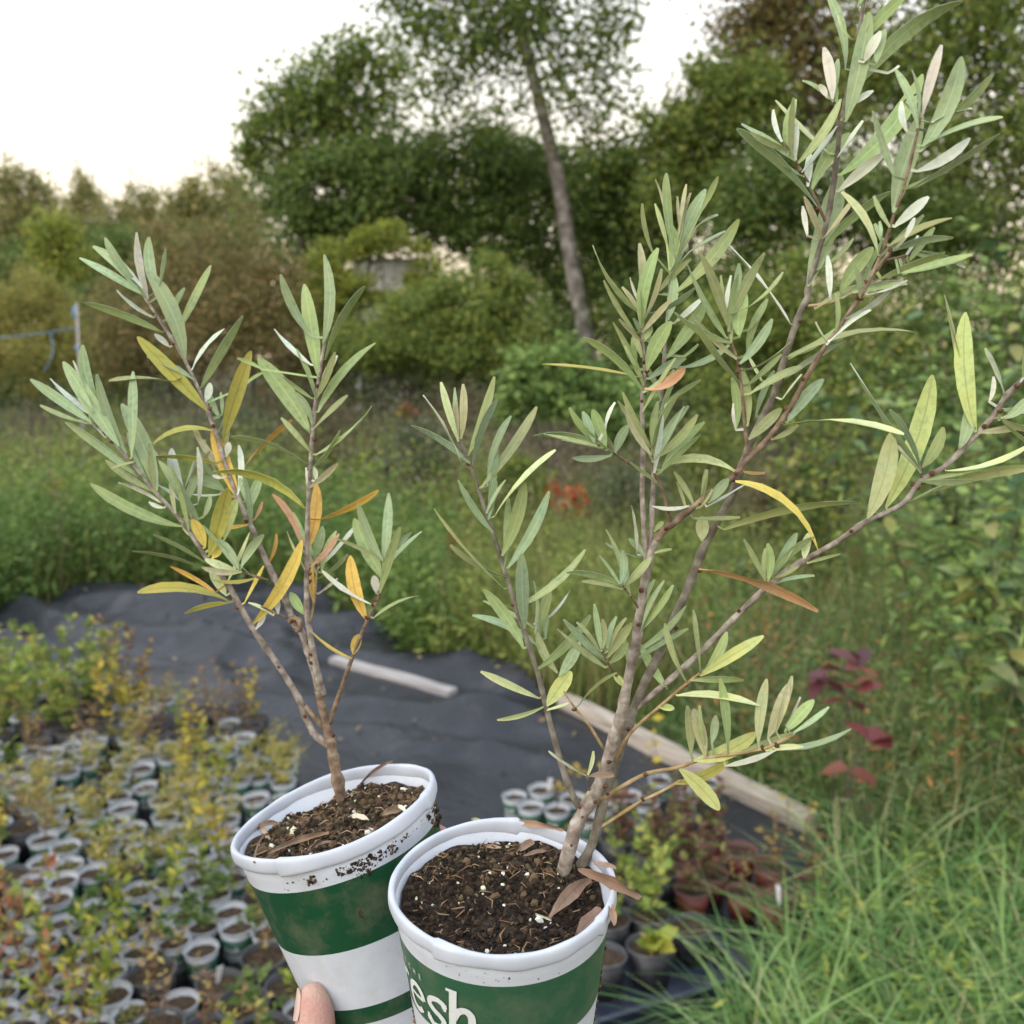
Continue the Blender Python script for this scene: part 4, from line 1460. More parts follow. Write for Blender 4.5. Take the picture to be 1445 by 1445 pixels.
FM = {
    'feather': foliage_mat('feathery_yellow_green', [(0.135, 0.176, 0.041), (0.297, 0.297, 0.068), (0.459, 0.392, 0.095), (0.567, 0.405, 0.121)], 0.3),
    'lime': foliage_mat('lime_leaf', [(0.115, 0.184, 0.024), (0.230, 0.302, 0.037), (0.367, 0.389, 0.061), (0.482, 0.389, 0.061)], 0.35),
    'green': foliage_mat('fresh_green_leaf', [(0.058, 0.108, 0.031), (0.127, 0.194, 0.049), (0.230, 0.281, 0.086)], 0.35),
    'red': foliage_mat('red_leaf', [(0.220, 0.069, 0.042), (0.312, 0.115, 0.061), (0.202, 0.207, 0.061), (0.275, 0.321, 0.073)], 0.3),
    'brown': foliage_mat('withered_leaf', [(0.095, 0.054, 0.030), (0.189, 0.108, 0.061), (0.297, 0.203, 0.081), (0.378, 0.324, 0.081)], 0.2),
    'yellow': foliage_mat('yellow_leaf', [(0.270, 0.257, 0.041), (0.486, 0.405, 0.054), (0.608, 0.486, 0.068), (0.270, 0.162, 0.068)], 0.35),
    'shrub': foliage_mat('seedling_leaf', [(0.095, 0.162, 0.034), (0.189, 0.270, 0.054), (0.311, 0.378, 0.081), (0.459, 0.432, 0.108)], 0.35),
    'redleaf': foliage_mat('dull_red_leaf', [(0.108, 0.061, 0.047), (0.203, 0.081, 0.061), (0.121, 0.162, 0.054), (0.230, 0.230, 0.068)], 0.25),
    'moss': foliage_mat('moss_tuft', [(0.121, 0.135, 0.041), (0.257, 0.243, 0.081)], 0.2)}
def seedling(kind, seed):
    """returns (stem mesh or None, foliage mesh or None, foliage material); origin at the soil"""
    rng = np.random.default_rng(seed); rr = random.Random(seed)
    stems = Soup(); P_, D_, S_, W_ = [], [], [], []
    def stem(h, lean, r=0.0016, base=0.012):
        a = rr.uniform(0, 6.28); b0 = Vector((rr.uniform(-base, base), rr.uniform(-base, base), -0.004))
        t = Vector((math.cos(a) * lean * h, math.sin(a) * lean * h, h))
        k = Vector((rr.uniform(-.12, .12) * h, rr.uniform(-.12, .12) * h, 0))
        path = [b0 + t * u + k * math.sin(u * 3.1) for u in (0, .25, .5, .75, 1)]
        V, F = tube(path, [r, r * .9, r * .75, r * .6, r * .35], 5); stems.add(V, F)
        return path
    def on(path, n, u0, ln, wd, spread=1.0, up=0.5):
        for _ in range(n):
            u = rr.uniform(u0, 1.0) * (len(path) - 1); i = min(int(u), len(path) - 2); p = path[i].lerp(path[i + 1], u - i)
            a = rr.uniform(0, 6.28)
            P_.append(p); D_.append((math.cos(a) * spread, math.sin(a) * spread, up + rr.uniform(-.3, .4))); k = rr.uniform(.65, 1.25)
            S_.append(ln * k); W_.append(wd * k)
    mat = kind
    if kind == 'feather':
        for _ in range(9): on(stem(rr.uniform(.04, .10), rr.uniform(.3, 1.2), .0007, .02), 17, .1, .026, .0045, 1, .5)
    elif kind in ('lime', 'limebush'):
        for _ in range(3 if kind == 'lime' else 5): on(stem(rr.uniform(.10, .21), rr.uniform(.05, .5)), 15, .15, .026, .011, 1, .6)
        mat = 'lime'
    elif kind == 'green':
        for _ in range(3): on(stem(rr.uniform(.06, .13), rr.uniform(.1, .7)), 12, .2, .032, .018, 1, .4)
    elif kind == 'red':
        for _ in range(3): on(stem(rr.uniform(.12, .22), rr.uniform(.1, .4)), 14, .2, .030, .014, 1, .5)
    elif kind == 'brown':
        for _ in range(4): on(stem(rr.uniform(.10, .24), rr.uniform(.05, .3), .0013), 11, .25, .022, .010, 1, .2)
    elif kind == 'yellow':
        for _ in range(3): on(stem(rr.uniform(.12, .25), rr.uniform(.05, .3)), 16, .2, .030, .014, 1, .4)
    elif kind in ('shrub', 'redshrub'):
        for _ in range(4): on(stem(rr.uniform(.16, .32), rr.uniform(.05, .45), .0022), 24, .15, .038, .019, 1, .4)
        mat = 'shrub' if kind == 'shrub' else 'brown'
    elif kind in ('redleaf', 'greenleaf'):
        for _ in range(5): on(stem(rr.uniform(.08, .19), rr.uniform(.1, .6)), 16, .15, .028, .016, 1, .4)
        mat = 'redleaf' if kind == 'redleaf' else 'shrub'
    elif kind == 'yellowleaf':
        for _ in range(3): on(stem(rr.uniform(.04, .09), rr.uniform(.4, 1.0)), 6, .4, .05, .035, 1, .2)
        mat = 'lime'
    elif kind == 'twig':
        for _ in range(2): on(stem(rr.uniform(.10, .20), rr.uniform(.05, .2), .0013), 5, .5, .030, .018, 1, .2)
        mat = 'yellow'
    elif kind == 'moss':
        for _ in range(60):
            a, q = rr.uniform(0, 6.28), .03 * math.sqrt(rr.random())
            P_.append(Vector((math.cos(a) * q, math.sin(a) * q, 0))); D_.append((rr.uniform(-1, 1), rr.uniform(-1, 1), .5)); S_.append(rr.uniform(.008, .018)); W_.append(.007)
    sm = stems.mesh('stem') if stems.v else None
    fm = None
    if P_:
        V, F = leaf_kites(np.array([tuple(p) for p in P_]), np.array(D_), S_, W_, rng)
        fm = mesh_np('foliage', V, F)
    return sm, fm, FM.get(mat)
SEED = {}
for k in ('feather', 'lime', 'limebush', 'green', 'red', 'brown', 'yellow', 'shrub', 'redshrub', 'redleaf', 'greenleaf', 'yellowleaf', 'twig', 'moss'):
    SEED[k] = []
    for v in range(4):
        sm, fm, mt = seedling(k, hash_ := sum(map(ord, k)) * 7 + v)
        if sm: sm.materials.append(M['dry_stem' if k in ('brown', 'redshrub', 'redleaf', 'twig', 'red') else 'green_stem'])
        if fm: fm.materials.append(mt)
        SEED[k].append((sm, fm))
# pot meshes (origin at the base)
def pot_profile(pk):
    r0, rb, h = POT_DIM[pk]; t = 0.0012
    return [(0.0004, 0.004), (rb - t, 0.004), (r0 - t * 1.5, h - .001), (r0 - t * .5, h - .001), (rb, 0.0), (0.0004, 0.0)]
BZ = {'cup': cup_mat('small_cup_print', [(-0.125, 'w')], green=(0.012, 0.075, 0.04))}
def small_cup_mat():
    m, n, l, b = new_mat('small_cup_paper')
    tc = n.new('ShaderNodeTexCoord'); sep = n.new('ShaderNodeSeparateXYZ'); l.new(tc.outputs['Object'], sep.inputs[0])
    mp = n.new('ShaderNodeMapRange'); mp.inputs[1].default_value = 0; mp.inputs[2].default_value = 0.106; l.new(sep.outputs['Z'], mp.inputs[0])
    r = ramp_node(n, [(0.42, 0.45, 0.47), (0.012, 0.075, 0.045), (0.42, 0.45, 0.47), (0.012, 0.075, 0.045), (0.40, 0.43, 0.46)], [0, .18, .26, .46, .84], 'CONSTANT')
    l.new(mp.outputs[0], r.inputs[0])
    nz = n.new('ShaderNodeTexNoise'); nz.inputs['Scale'].default_value = 40; nz.inputs['Detail'].default_value = 6; l.new(tc.outputs['Object'], nz.inputs['Vector'])
    rf = ramp_node(n, [(0, 0, 0), (.5, .5, .5)], [.45, .8]); l.new(nz.outputs['Fac'], rf.inputs[0])
    mx = n.new('ShaderNodeMixRGB'); mx.inputs[2].default_value = (0.16, 0.12, 0.085, 1); l.new(rf.outputs[0], mx.inputs[0]); l.new(r.outputs[0], mx.inputs[1])
    l.new(mx.outputs[0], b.inputs['Base Color']); b.inputs['Roughness'].default_value = 0.45
    return m
M['small_cup'] = small_cup_mat()
M['small_lip'] = noise_mat('small_lip', [(0.20, 0.21, 0.22), (0.38, 0.40, 0.42)], 45, 5, 0.45)
M['black_lip'] = noise_mat('black_lip', [(0.05, 0.052, 0.058), (0.12, 0.122, 0.13)], 40, 4, 0.45, spec=0.5)
M['red_lip'] = noise_mat('red_lip', [(0.10, 0.04, 0.036), (0.19, 0.09, 0.08)], 40, 4, 0.5, spec=0.5)
POTM = {}
for pk, (bm_, lm_) in {'cup': ('small_cup', 'small_lip'), 'black': ('black_plastic', 'black_lip'), 'red': ('red_plastic', 'red_lip')}.items():
    r0, rb, h = POT_DIM[pk]
    body = mesh_py('pot_wall', *lathe(pot_profile(pk), 28), True); body.materials.append(M[bm_])
    lt_ = 0.0028 if pk == 'cup' else 0.0022
    lip = mesh_py('lip', *lathe([(r0 + lt_ * math.cos(2 * math.pi * i / 7), h + lt_ * 1.1 * math.sin(2 * math.pi * i / 7)) for i in range(7)], 28, True), True); lip.materials.append(M[lm_])
    sv = []
    V, F = [(0, 0, h - .012)], []
    for i in range(1, 5):
        for j in range(20):
            a = 6.2832 * j / 20; q = (r0 - .0035) * i / 4
            V.append((q * math.cos(a), q * math.sin(a), h - .014 + .004 * mnoise.noise(Vector((math.cos(a) * i, math.sin(a) * i, 2)))))
    for j in range(20): F.append((0, 1 + j, 1 + (j + 1) % 20))
    for i in range(3):
        for j in range(20): F.append((1 + i * 20 + j, 1 + (i + 1) * 20 + j, 1 + (i + 1) * 20 + (j + 1) % 20, 1 + i * 20 + (j + 1) % 20))
    soil = mesh_py('soil', V, F, True); soil.materials.append(M['pot_soil'])
    POTM[pk] = (body, lip, soil)
SMALL_LET = lettering_mesh(0.0105, -0.021, 0.056, lambda z: 0.032 + (0.0435 - 0.032) * z / 0.106, small=False, off=0.0006)
SMALL_LET.materials.append(M['print_white'])
bmx = bmesh.new(); bmesh.ops.create_cube(bmx, size=1); bmesh.ops.scale(bmx, vec=(0.018, 0.0012, 0.075), verts=bmx.verts)
for v in bmx.verts:
    if v.co.z < 0: v.co.x *= 0.35
bmesh.ops.translate(bmx, vec=(0, 0, 0.022), verts=bmx.verts)
TAGM = bpy.data.meshes.new('plant_tag'); bmx.to_mesh(TAGM); bmx.free(); TAGM.materials.append(M['white_plastic'])
import re
PK_TXT = {'cup': 'green and white paper cup', 'black': 'black plastic nursery pot', 'red': 'dull red plastic pot'}
PL_TXT = {'feather': 'with a feathery yellow green seedling', 'lime': 'with an upright lime leaved seedling', 'limebush': 'with a bright lime bushy seedling', 'green': 'with a low green leafy seedling',
          'red': 'with a reddening upright seedling', 'brown': 'with withered brown stems', 'yellow': 'with a tall yellowing seedling', 'shrub': 'with a tall bushy green seedling',
          'redshrub': 'with a tall rust coloured seedling', 'redleaf': 'with a bushy dull red seedling', 'greenleaf': 'with a bushy mid green seedling', 'yellowleaf': 'with broad yellow green leaves',
          'twig': 'with a thin stem of yellow leaves', 'moss': 'with a low mossy tuft', 'bare': 'of bare soil', 'tag': 'with a white plant tag stuck in'}
def make_pot(x, y, pk, s, i):
    rr = random.Random(i * 13 + 5)
    k = rr.uniform(0.85, 1.4)
    adj = '' if s in ('bare', 'tag', 'moss') else ('little ' if k < 1.03 else 'large ' if k > 1.22 else 'middling ')
    txt = re.sub(r' (feathery|upright|bright|low|reddening|tall|bushy|thin)', lambda m_: ' ' + adj + m_.group(1), PL_TXT[s], count=1).replace('an ' + (adj or '#'), 'a ' + adj)
    where = ' by the timber' if x >= -0.05 else ' by the bushy pots' if y > 3.75 and pk == 'cup' else ' by the fabric edge' if y > 3.75 else ''
    if not where and y < 2.75: where = ' near the thumb'
    o = empty('seedling_pot', (x, y, FZ - 0.001), PK_TXT[pk] + ' ' + txt + where, 'seedling pot', PK_TXT[pk] + 's ' + txt + where)
    o.rotation_euler = (R(rr.uniform(-3.5, 3.5)), R(rr.uniform(-3.5, 3.5)), rr.uniform(-0.9, 0.9))
    sc = rr.uniform(0.94, 1.05); o.scale = (sc, sc, sc)
    body, lip, soil = POTM[pk]
    h = POT_DIM[pk][2]
    b0 = link('pot_wall', body, o); link('lip', lip, o); link('soil', soil, o)
    if pk == 'cup' and y < 4.3: link('lettering', SMALL_LET, b0)
    if s == 'tag':
        t = link('plant_tag', TAGM, o); t.location = (rr.uniform(-.02, .02), rr.uniform(-.01, .02), h - .02); t.rotation_euler = (R(rr.uniform(-15, 15)), R(rr.uniform(-18, 18)), rr.uniform(-.5, .5))
    elif s != 'bare':
        sm, fm = SEED[s][rr.randrange(4)]
        a = rr.uniform(0, 6.28)
        for nme, mm in (('stem', sm), ('foliage', fm)):
            if mm:
                p_ = link(nme, mm, o); p_.location = (0, 0, h - .012); p_.rotation_euler = (0, 0, a); p_.scale = (k, k, k)
                if nme == 'foliage': p_['kind'] = 'stuff'
    return o
for i, (x, y, pk, s) in enumerate(_kept): make_pot(x, y, pk, s, i)

# dark tray under the pots beside the grass
c = G(*fx(FK, 230, 1160), 0.05)
bm = bmesh.new()
L_, W_, H_ = 0.50, 0.26, 0.05
for (sx, sy, sz, lx, ly, lz) in ((0, 0, 0.003, L_, W_, 0.004), (0, W_ / 2, H_ / 2, L_ + .008, 0.004, H_), (0, -W_ / 2, H_ / 2, L_ + .008, 0.004, H_), (L_ / 2, 0, H_ / 2, .004, W_, H_ - .001), (-L_ / 2, 0, H_ / 2, .004, W_, H_ - .001),
                                (0, W_ / 2 + .006, H_, L_ + .03, 0.014, .004), (0, -W_ / 2 - .006, H_, L_ + .03, .014, .004), (L_ / 2 + .007, 0, H_ + .0005, .014, W_ + .02, .004), (-L_ / 2 - .007, 0, H_ + .0005, .014, W_ + .02, .004)):
    mt = Matrix.Translation((sx, sy, sz)) @ Matrix.Diagonal((lx, ly, lz, 1))
    bmesh.ops.create_cube(bm, size=1, matrix=mt)
me = bpy.data.meshes.new('plant_tray'); bm.to_mesh(me); bm.free()
M['tray'] = noise_mat('tray', [(0.012, 0.016, 0.03), (0.03, 0.04, 0.065)], 20, 4, 0.4, spec=0.5)
tr = link('plant_tray', me, None, M['tray']); tr.location = (c.x, c.y, FZ + .001); tr.rotation_euler = (0, 0, R(24))
tag(tr, 'shallow dark blue black plastic tray under the black pots beside the grass', 'tray')

# fallen leaves and crumbs on the fabric
lr = np.random.default_rng(31)
cells = np.argwhere(ins); pk_ = cells[lr.integers(0, len(cells), 2600)]
lp_ = np.stack([X[pk_[:, 0], pk_[:, 1]] + lr.uniform(-.015, .015, len(pk_)), Y[pk_[:, 0], pk_[:, 1]] + lr.uniform(-.015, .015, len(pk_)), Z[pk_[:, 0], pk_[:, 1]] + .004], 1)
ld_ = unit(lr, len(lp_), .1, .15)
sz_ = np.clip(lr.lognormal(-4.2, .6, len(lp_)), .006, .045)
V, F = leaf_kites(lp_, ld_, sz_, sz_ * lr.uniform(.2, .55, len(lp_)), lr)
lo = link('leaf_litter', mesh_np('leaf_litter', V, F), None, foliage_mat('leaf_litter', [(0.05, 0.03, 0.018), (0.13, 0.08, 0.045), (0.25, 0.17, 0.10), (0.34, 0.28, 0.18)], .1))
tag(lo, 'scattered dry leaf litter on the black fabric', 'litter', kind='stuff')

# ------------------------------------------------------------------ trees and shrubs behind
def crown(blobs, n, ls, rng, clump=0.20, shell=2.6, aspect=0.62, droop=-0.2, nclus=26):
    """leaves in clumps through ellipsoids: blobs (cx,cy,cz,rx,ry,rz,weight)"""
    P_ = []
    wts = np.array([b[6] * b[3] * b[5] for b in blobs]); wts = wts / wts.sum()
    for bl, w in zip(blobs, wts):
        c = np.array(bl[:3]); rad = np.array(bl[3:6])
        k = max(4, int(nclus * (0.4 + w * len(blobs) * .6)))
        d = rng.normal(0, 1, (k, 3)); d /= np.linalg.norm(d, axis=1, keepdims=True)
        cc = c + d * rad * (rng.random((k, 1)) ** (1 / shell))
        m = int(n * w)
        pick = rng.integers(0, k, m)
        sg = rad * clump * (0.6 + 0.8 * rng.random((k, 1)))
        P_.append(cc[pick] + rng.normal(0, 1, (m, 3)) * sg[pick])
    p = np.concatenate(P_)
    p = p[p[:, 2] > 0.05]
    d = unit(rng, len(p), droop, 0.8)
    sz = ls * rng.uniform(.6, 1.3, len(p))
    return leaf_kites(p, d, sz, sz * aspect, rng)
def px_blobs(bl, Y, deep=1.0):
    out = []
    for b in bl:
        x, y, rx, ry = b[:4]; w = b[4] if len(b) > 4 else 1.0; dy = b[5] if len(b) > 5 else 0.0
        c = AT(x, y, Y + dy); k = (Y + dy) / FPX
        out.append((c.x, c.y, c.z, rx * k, rx * k * deep, ry * k, w))
    return out
def tree(name, label, cat, bl, Y, n, ls, mat, bark='bark_dark', trunk=None, tr=0.12, group=None, seed=1, clump=0.20, aspect=0.62, nclus=26, multi=1, deep=0.9, droop=-0.2, shell=2.6):
    rng = np.random.default_rng(seed); rr = random.Random(seed)
    blobs = px_blobs(bl, Y, deep)
    cx = sum(b[0] * b[6] for b in blobs) / sum(b[6] for b in blobs)
    base = Vector((cx, Y, 0)) if trunk is None else Vector((trunk[0].x, trunk[0].y, 0))
    o = empty(name, base, label, cat, group)
    sp = Soup()
    if trunk is None:
        for k in range(multi):
            b = blobs[k % len(blobs)]
            top = Vector((b[0], b[1], b[2] + b[5] * .5)) - base
            st = Vector((rr.uniform(-.1, .1) * multi, rr.uniform(-.1, .1) * multi, -0.05))
            mid = st.lerp(top, .5) + Vector((rr.uniform(-.2, .2), rr.uniform(-.2, .2), 0))
            pth = catmull([st, mid, top], 4)
            sp.add(*tube(pth, [tr * (1 - .8 * i / (len(pth) - 1)) for i in range(len(pth))], 7, .1))
        main = [Vector((0, 0, 0)), Vector((0, 0, max(b[2] for b in blobs) * .5))]
    else:
        pth = catmull([p - base for p in trunk], 4)
        sp.add(*tube(pth, [tr * (1 - .55 * i / (len(pth) - 1)) for i in range(len(pth))], 12, .12))
        main = pth
    for b in blobs:
        c = Vector(b[:3]) - base
        for q in range(3):
            s0 = main[min(len(main) - 1, int(len(main) * (rr.uniform(.3, .95) if trunk is None else rr.uniform(.72, .97))))]
            e = c + Vector((rr.uniform(-.7, .7) * b[3], rr.uniform(-.7, .7) * b[4], rr.uniform(-.3, .7) * b[5]))
            md = s0.lerp(e, .5) + Vector((0, 0, -0.08 * (e - s0).length + rr.uniform(-.1, .1)))
            pth = catmull([s0, md, e], 4); r_ = tr * rr.uniform(.08, .2)
            sp.add(*tube(pth, [r_ * (1 - .8 * i / (len(pth) - 1)) for i in range(len(pth))], 5))
    link('trunk', sp.mesh('trunk'), o, M[bark])
    V, F = crown(blobs, n, ls, rng, clump, shell, aspect, droop, nclus)
    V = V - np.array(base)
    link('crown', mesh_np('crown', V, F), o, mat)
    return o
TM = {
    'poplar': foliage_mat('poplar_leaf', [(0.069, 0.120, 0.029), (0.127, 0.198, 0.044), (0.197, 0.274, 0.060), (0.301, 0.329, 0.070)], 0.4),
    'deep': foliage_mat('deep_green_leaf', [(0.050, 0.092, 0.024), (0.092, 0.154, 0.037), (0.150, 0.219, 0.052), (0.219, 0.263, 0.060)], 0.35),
    'mid': foliage_mat('mid_green_leaf', [(0.081, 0.131, 0.032), (0.150, 0.219, 0.052), (0.231, 0.306, 0.069), (0.370, 0.372, 0.081)], 0.4),
    'yellowish': foliage_mat('yellowing_leaf', [(0.100, 0.153, 0.032), (0.200, 0.260, 0.048), (0.343, 0.367, 0.056), (0.384, 0.383, 0.065)], 0.4),
    'tawny': foliage_mat('tawny_leaf', [(0.104, 0.105, 0.040), (0.185, 0.171, 0.064), (0.289, 0.230, 0.091), (0.370, 0.263, 0.101)], 0.3),
    'willow': foliage_mat('pale_willow_leaf', [(0.148, 0.180, 0.054), (0.278, 0.296, 0.091), (0.406, 0.376, 0.109), (0.496, 0.394, 0.109)], 0.4),
    'far': foliage_mat('hazed_far_leaf', [(0.139, 0.164, 0.064), (0.219, 0.241, 0.091), (0.323, 0.318, 0.110), (0.462, 0.372, 0.141)], 0.4),  # lightened so the leaf colour itself carries the distance haze
    'broad': foliage_mat('broad_green_leaf', [(0.104, 0.186, 0.056), (0.197, 0.306, 0.091), (0.323, 0.438, 0.121)], 0.35),
    'red': FM['red'],
    'scarlet': foliage_mat('scarlet_leaf', [(0.462, 0.065, 0.040), (0.620, 0.110, 0.060), (0.620, 0.219, 0.081), (0.370, 0.219, 0.060)], 0.35)}

Yp = 18.0
tp = [AT(x, y, Yp) for x, y in ((852, 628), (838, 540), (826, 470), (812, 400), (800, 330), (790, 265), (775, 200), (758, 130), (745, 80), (733, 40), (712, -30), (690, -140), (668, -260))]
pop = tree('poplar_tree', 'tall poplar with a leaning pale grey trunk rising clear of the bushes', 'tree',
     [(640, 70, 70, 60), (590, 25, 55, 60), (760, 20, 100, 90), (860, 60, 45, 75), (850, 165, 50, 50, .8), (700, 30, 80, 70), (690, 150, 70, 40, .6), (800, 120, 60, 60, .7), (600, 140, 50, 40, .6), (780, -120, 170, 90), (640, -90, 120, 70), (870, 230, 45, 40, .8), (560, -20, 40, 40)],
     Yp, 17500, 0.095, TM['poplar'], 'bark_grey', tp, 0.160, None, 41, clump=.27, aspect=.85, nclus=40, shell=2.0)
tree('poplar_tree', 'broad open crowned poplar standing left of the leaning trunk', 'tree',
     [(410, 165, 60, 50), (480, 100, 50, 50), (370, 195, 34, 40), (440, 130, 50, 50), (520, 160, 50, 55), (470, 210, 75, 50), (400, 235, 50, 40), (545, 95, 45, 45), (540, 230, 60, 45), (350, 215, 20, 30)],
     20.0, 12500, 0.105, TM['poplar'], 'bark_dark', None, 0.17, None, 42, clump=.27, aspect=.85, nclus=30, shell=2.0)
tree('dense_tree', 'dark dense tree filling the space below the open poplar crown', 'tree', [(470, 270, 90, 50), (560, 270, 90, 60), (520, 320, 80, 40), (420, 300, 60, 40)], 19.0, 15000, 0.11, TM['deep'], seed=43, clump=.22)
tree('dense_tree', 'dark green tree just left of the leaning trunk with bare lower limbs', 'tree', [(650, 235, 90, 55), (720, 270, 70, 60), (630, 300, 80, 50), (700, 340, 70, 40)], 19.6, 15000, 0.11, TM['deep'], seed=44, clump=.22)
tree('dense_tree', 'dark green tree just right of the leaning trunk', 'tree', [(900, 250, 70, 75), (850, 300, 60, 60), (930, 330, 70, 70), (880, 380, 70, 60)], 19.0, 15000, 0.11, TM['deep'], seed=45, clump=.22)
tree('dense_tree', 'dark tree straight behind the upper leaning trunk', 'tree', [(800, 255, 80, 45), (730, 235, 70, 40), (840, 320, 60, 60), (770, 330, 70, 50), (690, 215, 50, 30)], 21.5, 15000, 0.115, TM['poplar'], seed=50, clump=.26)
tree('leafy_tree', 'sunlit green tree with a stepped crown right of the poplar', 'tree', [(960, 190, 55, 50), (1000, 150, 60, 70), (1030, 240, 80, 70), (960, 270, 60, 60), (1060, 130, 60, 60)], 17.0, 17000, 0.10, TM['mid'], seed=46, clump=.22)
tree('leafy_tree', 'tall loose crowned tree behind the upper tips of the bushy sapling', 'tree', [(1060, 60, 60, 60, .8), (1120, 30, 90, 80, .8), (1180, 90, 90, 90), (1040, 110, 50, 40, .7), (1130, 170, 90, 80), (1120, -80, 120, 80)], 18.5, 20000, 0.11, TM['tawny'], seed=47, clump=.24, shell=2.0)
tree('leafy_tree', 'large dark green tree at the wood edge behind the leafy bush', 'tree', [(1330, 60, 120, 110), (1420, 330, 110, 80), (1330, 340, 100, 70), (1420, 120, 110, 130), (1260, 150, 100, 100), (1350, 220, 130, 100), (1470, 250, 100, 120), (1350, -70, 180, 90)], 15.0, 34000, 0.095, TM['mid'], seed=48, clump=.22)
tree('leafy_tree', 'deep green tree low behind the bushy sapling', 'tree', [(1120, 270, 100, 80), (1210, 300, 100, 80), (1060, 330, 70, 70), (1300, 320, 80, 70)], 14.0, 18000, 0.085, TM['deep'], seed=49, clump=.22)
# far line of trees
for i, (x, y, w, h, txt) in enumerate(((18, 262, 26, 46, 'tallest round topped far tree at the open end of the line'), (-40, 300, 40, 60, 'far tree beyond the willow clump, thin crowned'), (62, 305, 28, 40, 'low far tree beside the tallest far tree'),
        (110, 275, 15, 38, 'narrow spire like far tree with a pointed top'), (152, 305, 30, 36, 'low rounded far tree next to the spire'), (200, 285, 16, 38, 'slim far tree with a feathery tip'),
        (242, 300, 26, 40, 'rounded far tree between two slim ones'), (268, 275, 14, 40, 'slim dark far tree above the tawny bush'), (300, 268, 28, 52, 'pale twiggy far tree above the tawny bush'), (335, 285, 24, 50, 'pale far tree tucked against the open poplar crown'))):
    tree('far_tree', txt, 'tree', [(x, y + 6, w * 1.25, h * .9), (x + 10, y + 30, w * 1.9, 40), (x - 12, y + 60, w * 2.0, 45), (x - 6, y + 105, w * 2.2, 50)], 38.0 + (i * 37 % 7), 7500, 0.17, TM['far'], 'bark_grey', None, .12, 'far line of trees', 60 + i, clump=.26, nclus=14)
tree('far_tree', 'broad dark mass of trees in the hollow of the far line', 'tree', [(60, 370, 90, 50), (180, 360, 90, 45), (300, 355, 80, 45), (-60, 380, 80, 50), (400, 360, 70, 50)], 33.0, 17000, 0.16, TM['deep'], seed=75)
tree('far_tree', 'yellow green young tree under the far line', 'tree', [(75, 330, 38, 34), (80, 380, 45, 40)], 28.0, 5000, 0.13, TM['yellowish'], seed=76)
# shrubs
tree('tawny_shrub', 'large round tawny brown bush behind the slender sapling', 'shrub', [(285, 375, 95, 65), (210, 440, 80, 70), (330, 430, 90, 70), (270, 480, 120, 70), (390, 430, 50, 60), (180, 500, 60, 50)], 14.0, 26000, 0.055, TM['tawny'], multi=6, tr=.035, seed=80, clump=.2, nclus=30)
tree('willow_shrub', 'pale yellow green willow clump beside the blue rope', 'shrub', [(25, 430, 45, 50), (70, 450, 40, 50), (40, 500, 70, 50), (-20, 470, 50, 70), (95, 500, 40, 40)], 12.0, 17000, 0.075, TM['willow'], multi=6, tr=.02, seed=81, aspect=.2, droop=.5, clump=.22)
tree('yellow_shrub', 'yellow green bush with the white shed behind it', 'shrub', [(470, 375, 35, 30), (535, 335, 38, 18), (500, 415, 60, 26), (600, 395, 24, 40), (505, 350, 20, 14, .5), (590, 350, 16, 14, .5), (450, 440, 50, 40)], 15.0, 12000, 0.065, TM['yellowish'], multi=4, tr=.03, seed=82)
tree('green_shrub', 'rounded mid green bush in front of the dark trees', 'shrub', [(610, 440, 70, 50), (560, 470, 70, 45), (650, 480, 70, 50), (520, 490, 60, 40)], 13.4, 16000, 0.06, TM['mid'], multi=5, tr=.03, seed=83)
tree('green_shrub', 'green bush with a pointed top at the foot of the leaning trunk', 'shrub', [(700, 390, 45, 40), (700, 440, 65, 55), (720, 500, 60, 40), (690, 500, 60, 40)], 13.0, 15000, 0.06, TM['mid'], multi=5, tr=.03, seed=84)
tree('dark_shrub', 'deep green bush right of the leaning trunk foot', 'shrub', [(930, 440, 60, 55), (970, 400, 60, 60), (925, 495, 60, 45), (970, 480, 80, 60)], 13.6, 17000, 0.06, TM['deep'], multi=5, tr=.03, seed=85)
tree('broad_leaved_shrub', 'low broad leaved green bush in the meadow before the leaning trunk', 'shrub', [(775, 520, 50, 40), (830, 560, 60, 45), (740, 560, 40, 40), (880, 580, 50, 45)], 8.6, 5200, 0.075, TM['broad'], multi=5, tr=.016, seed=86)
tree('green_shrub', 'mid green bush directly behind the bushy sapling stems', 'shrub', [(1040, 450, 70, 60), (1120, 430, 80, 70), (1060, 530, 80, 55), (1150, 500, 70, 60)], 9.5, 16000, 0.05, TM['mid'], multi=5, tr=.025, seed=87)
tree('wild_rose', 'scarlet leaved low bush glowing in the meadow grass', 'shrub', [(800, 705, 26, 18), (820, 720, 20, 14), (780, 690, 14, 12)], 7.6, 330, 0.055, TM['scarlet'], 'dry_stem', multi=4, tr=.008, seed=88)
tree('wild_rose', 'small orange red bush half hidden in the grass before the dark fabric', 'shrub', [(640, 770, 18, 12), (665, 785, 14, 9)], 6.9, 130, 0.05, TM['scarlet'], 'dry_stem', multi=3, tr=.006, seed=89)
tree('wild_rose', 'red tinged sprig among the meadow grass under the tawny heads', 'shrub', [(570, 578, 12, 10), (640, 600, 10, 8)], 10.5, 130, 0.06, TM['red'], 'dry_stem', multi=2, tr=.006, seed=90)

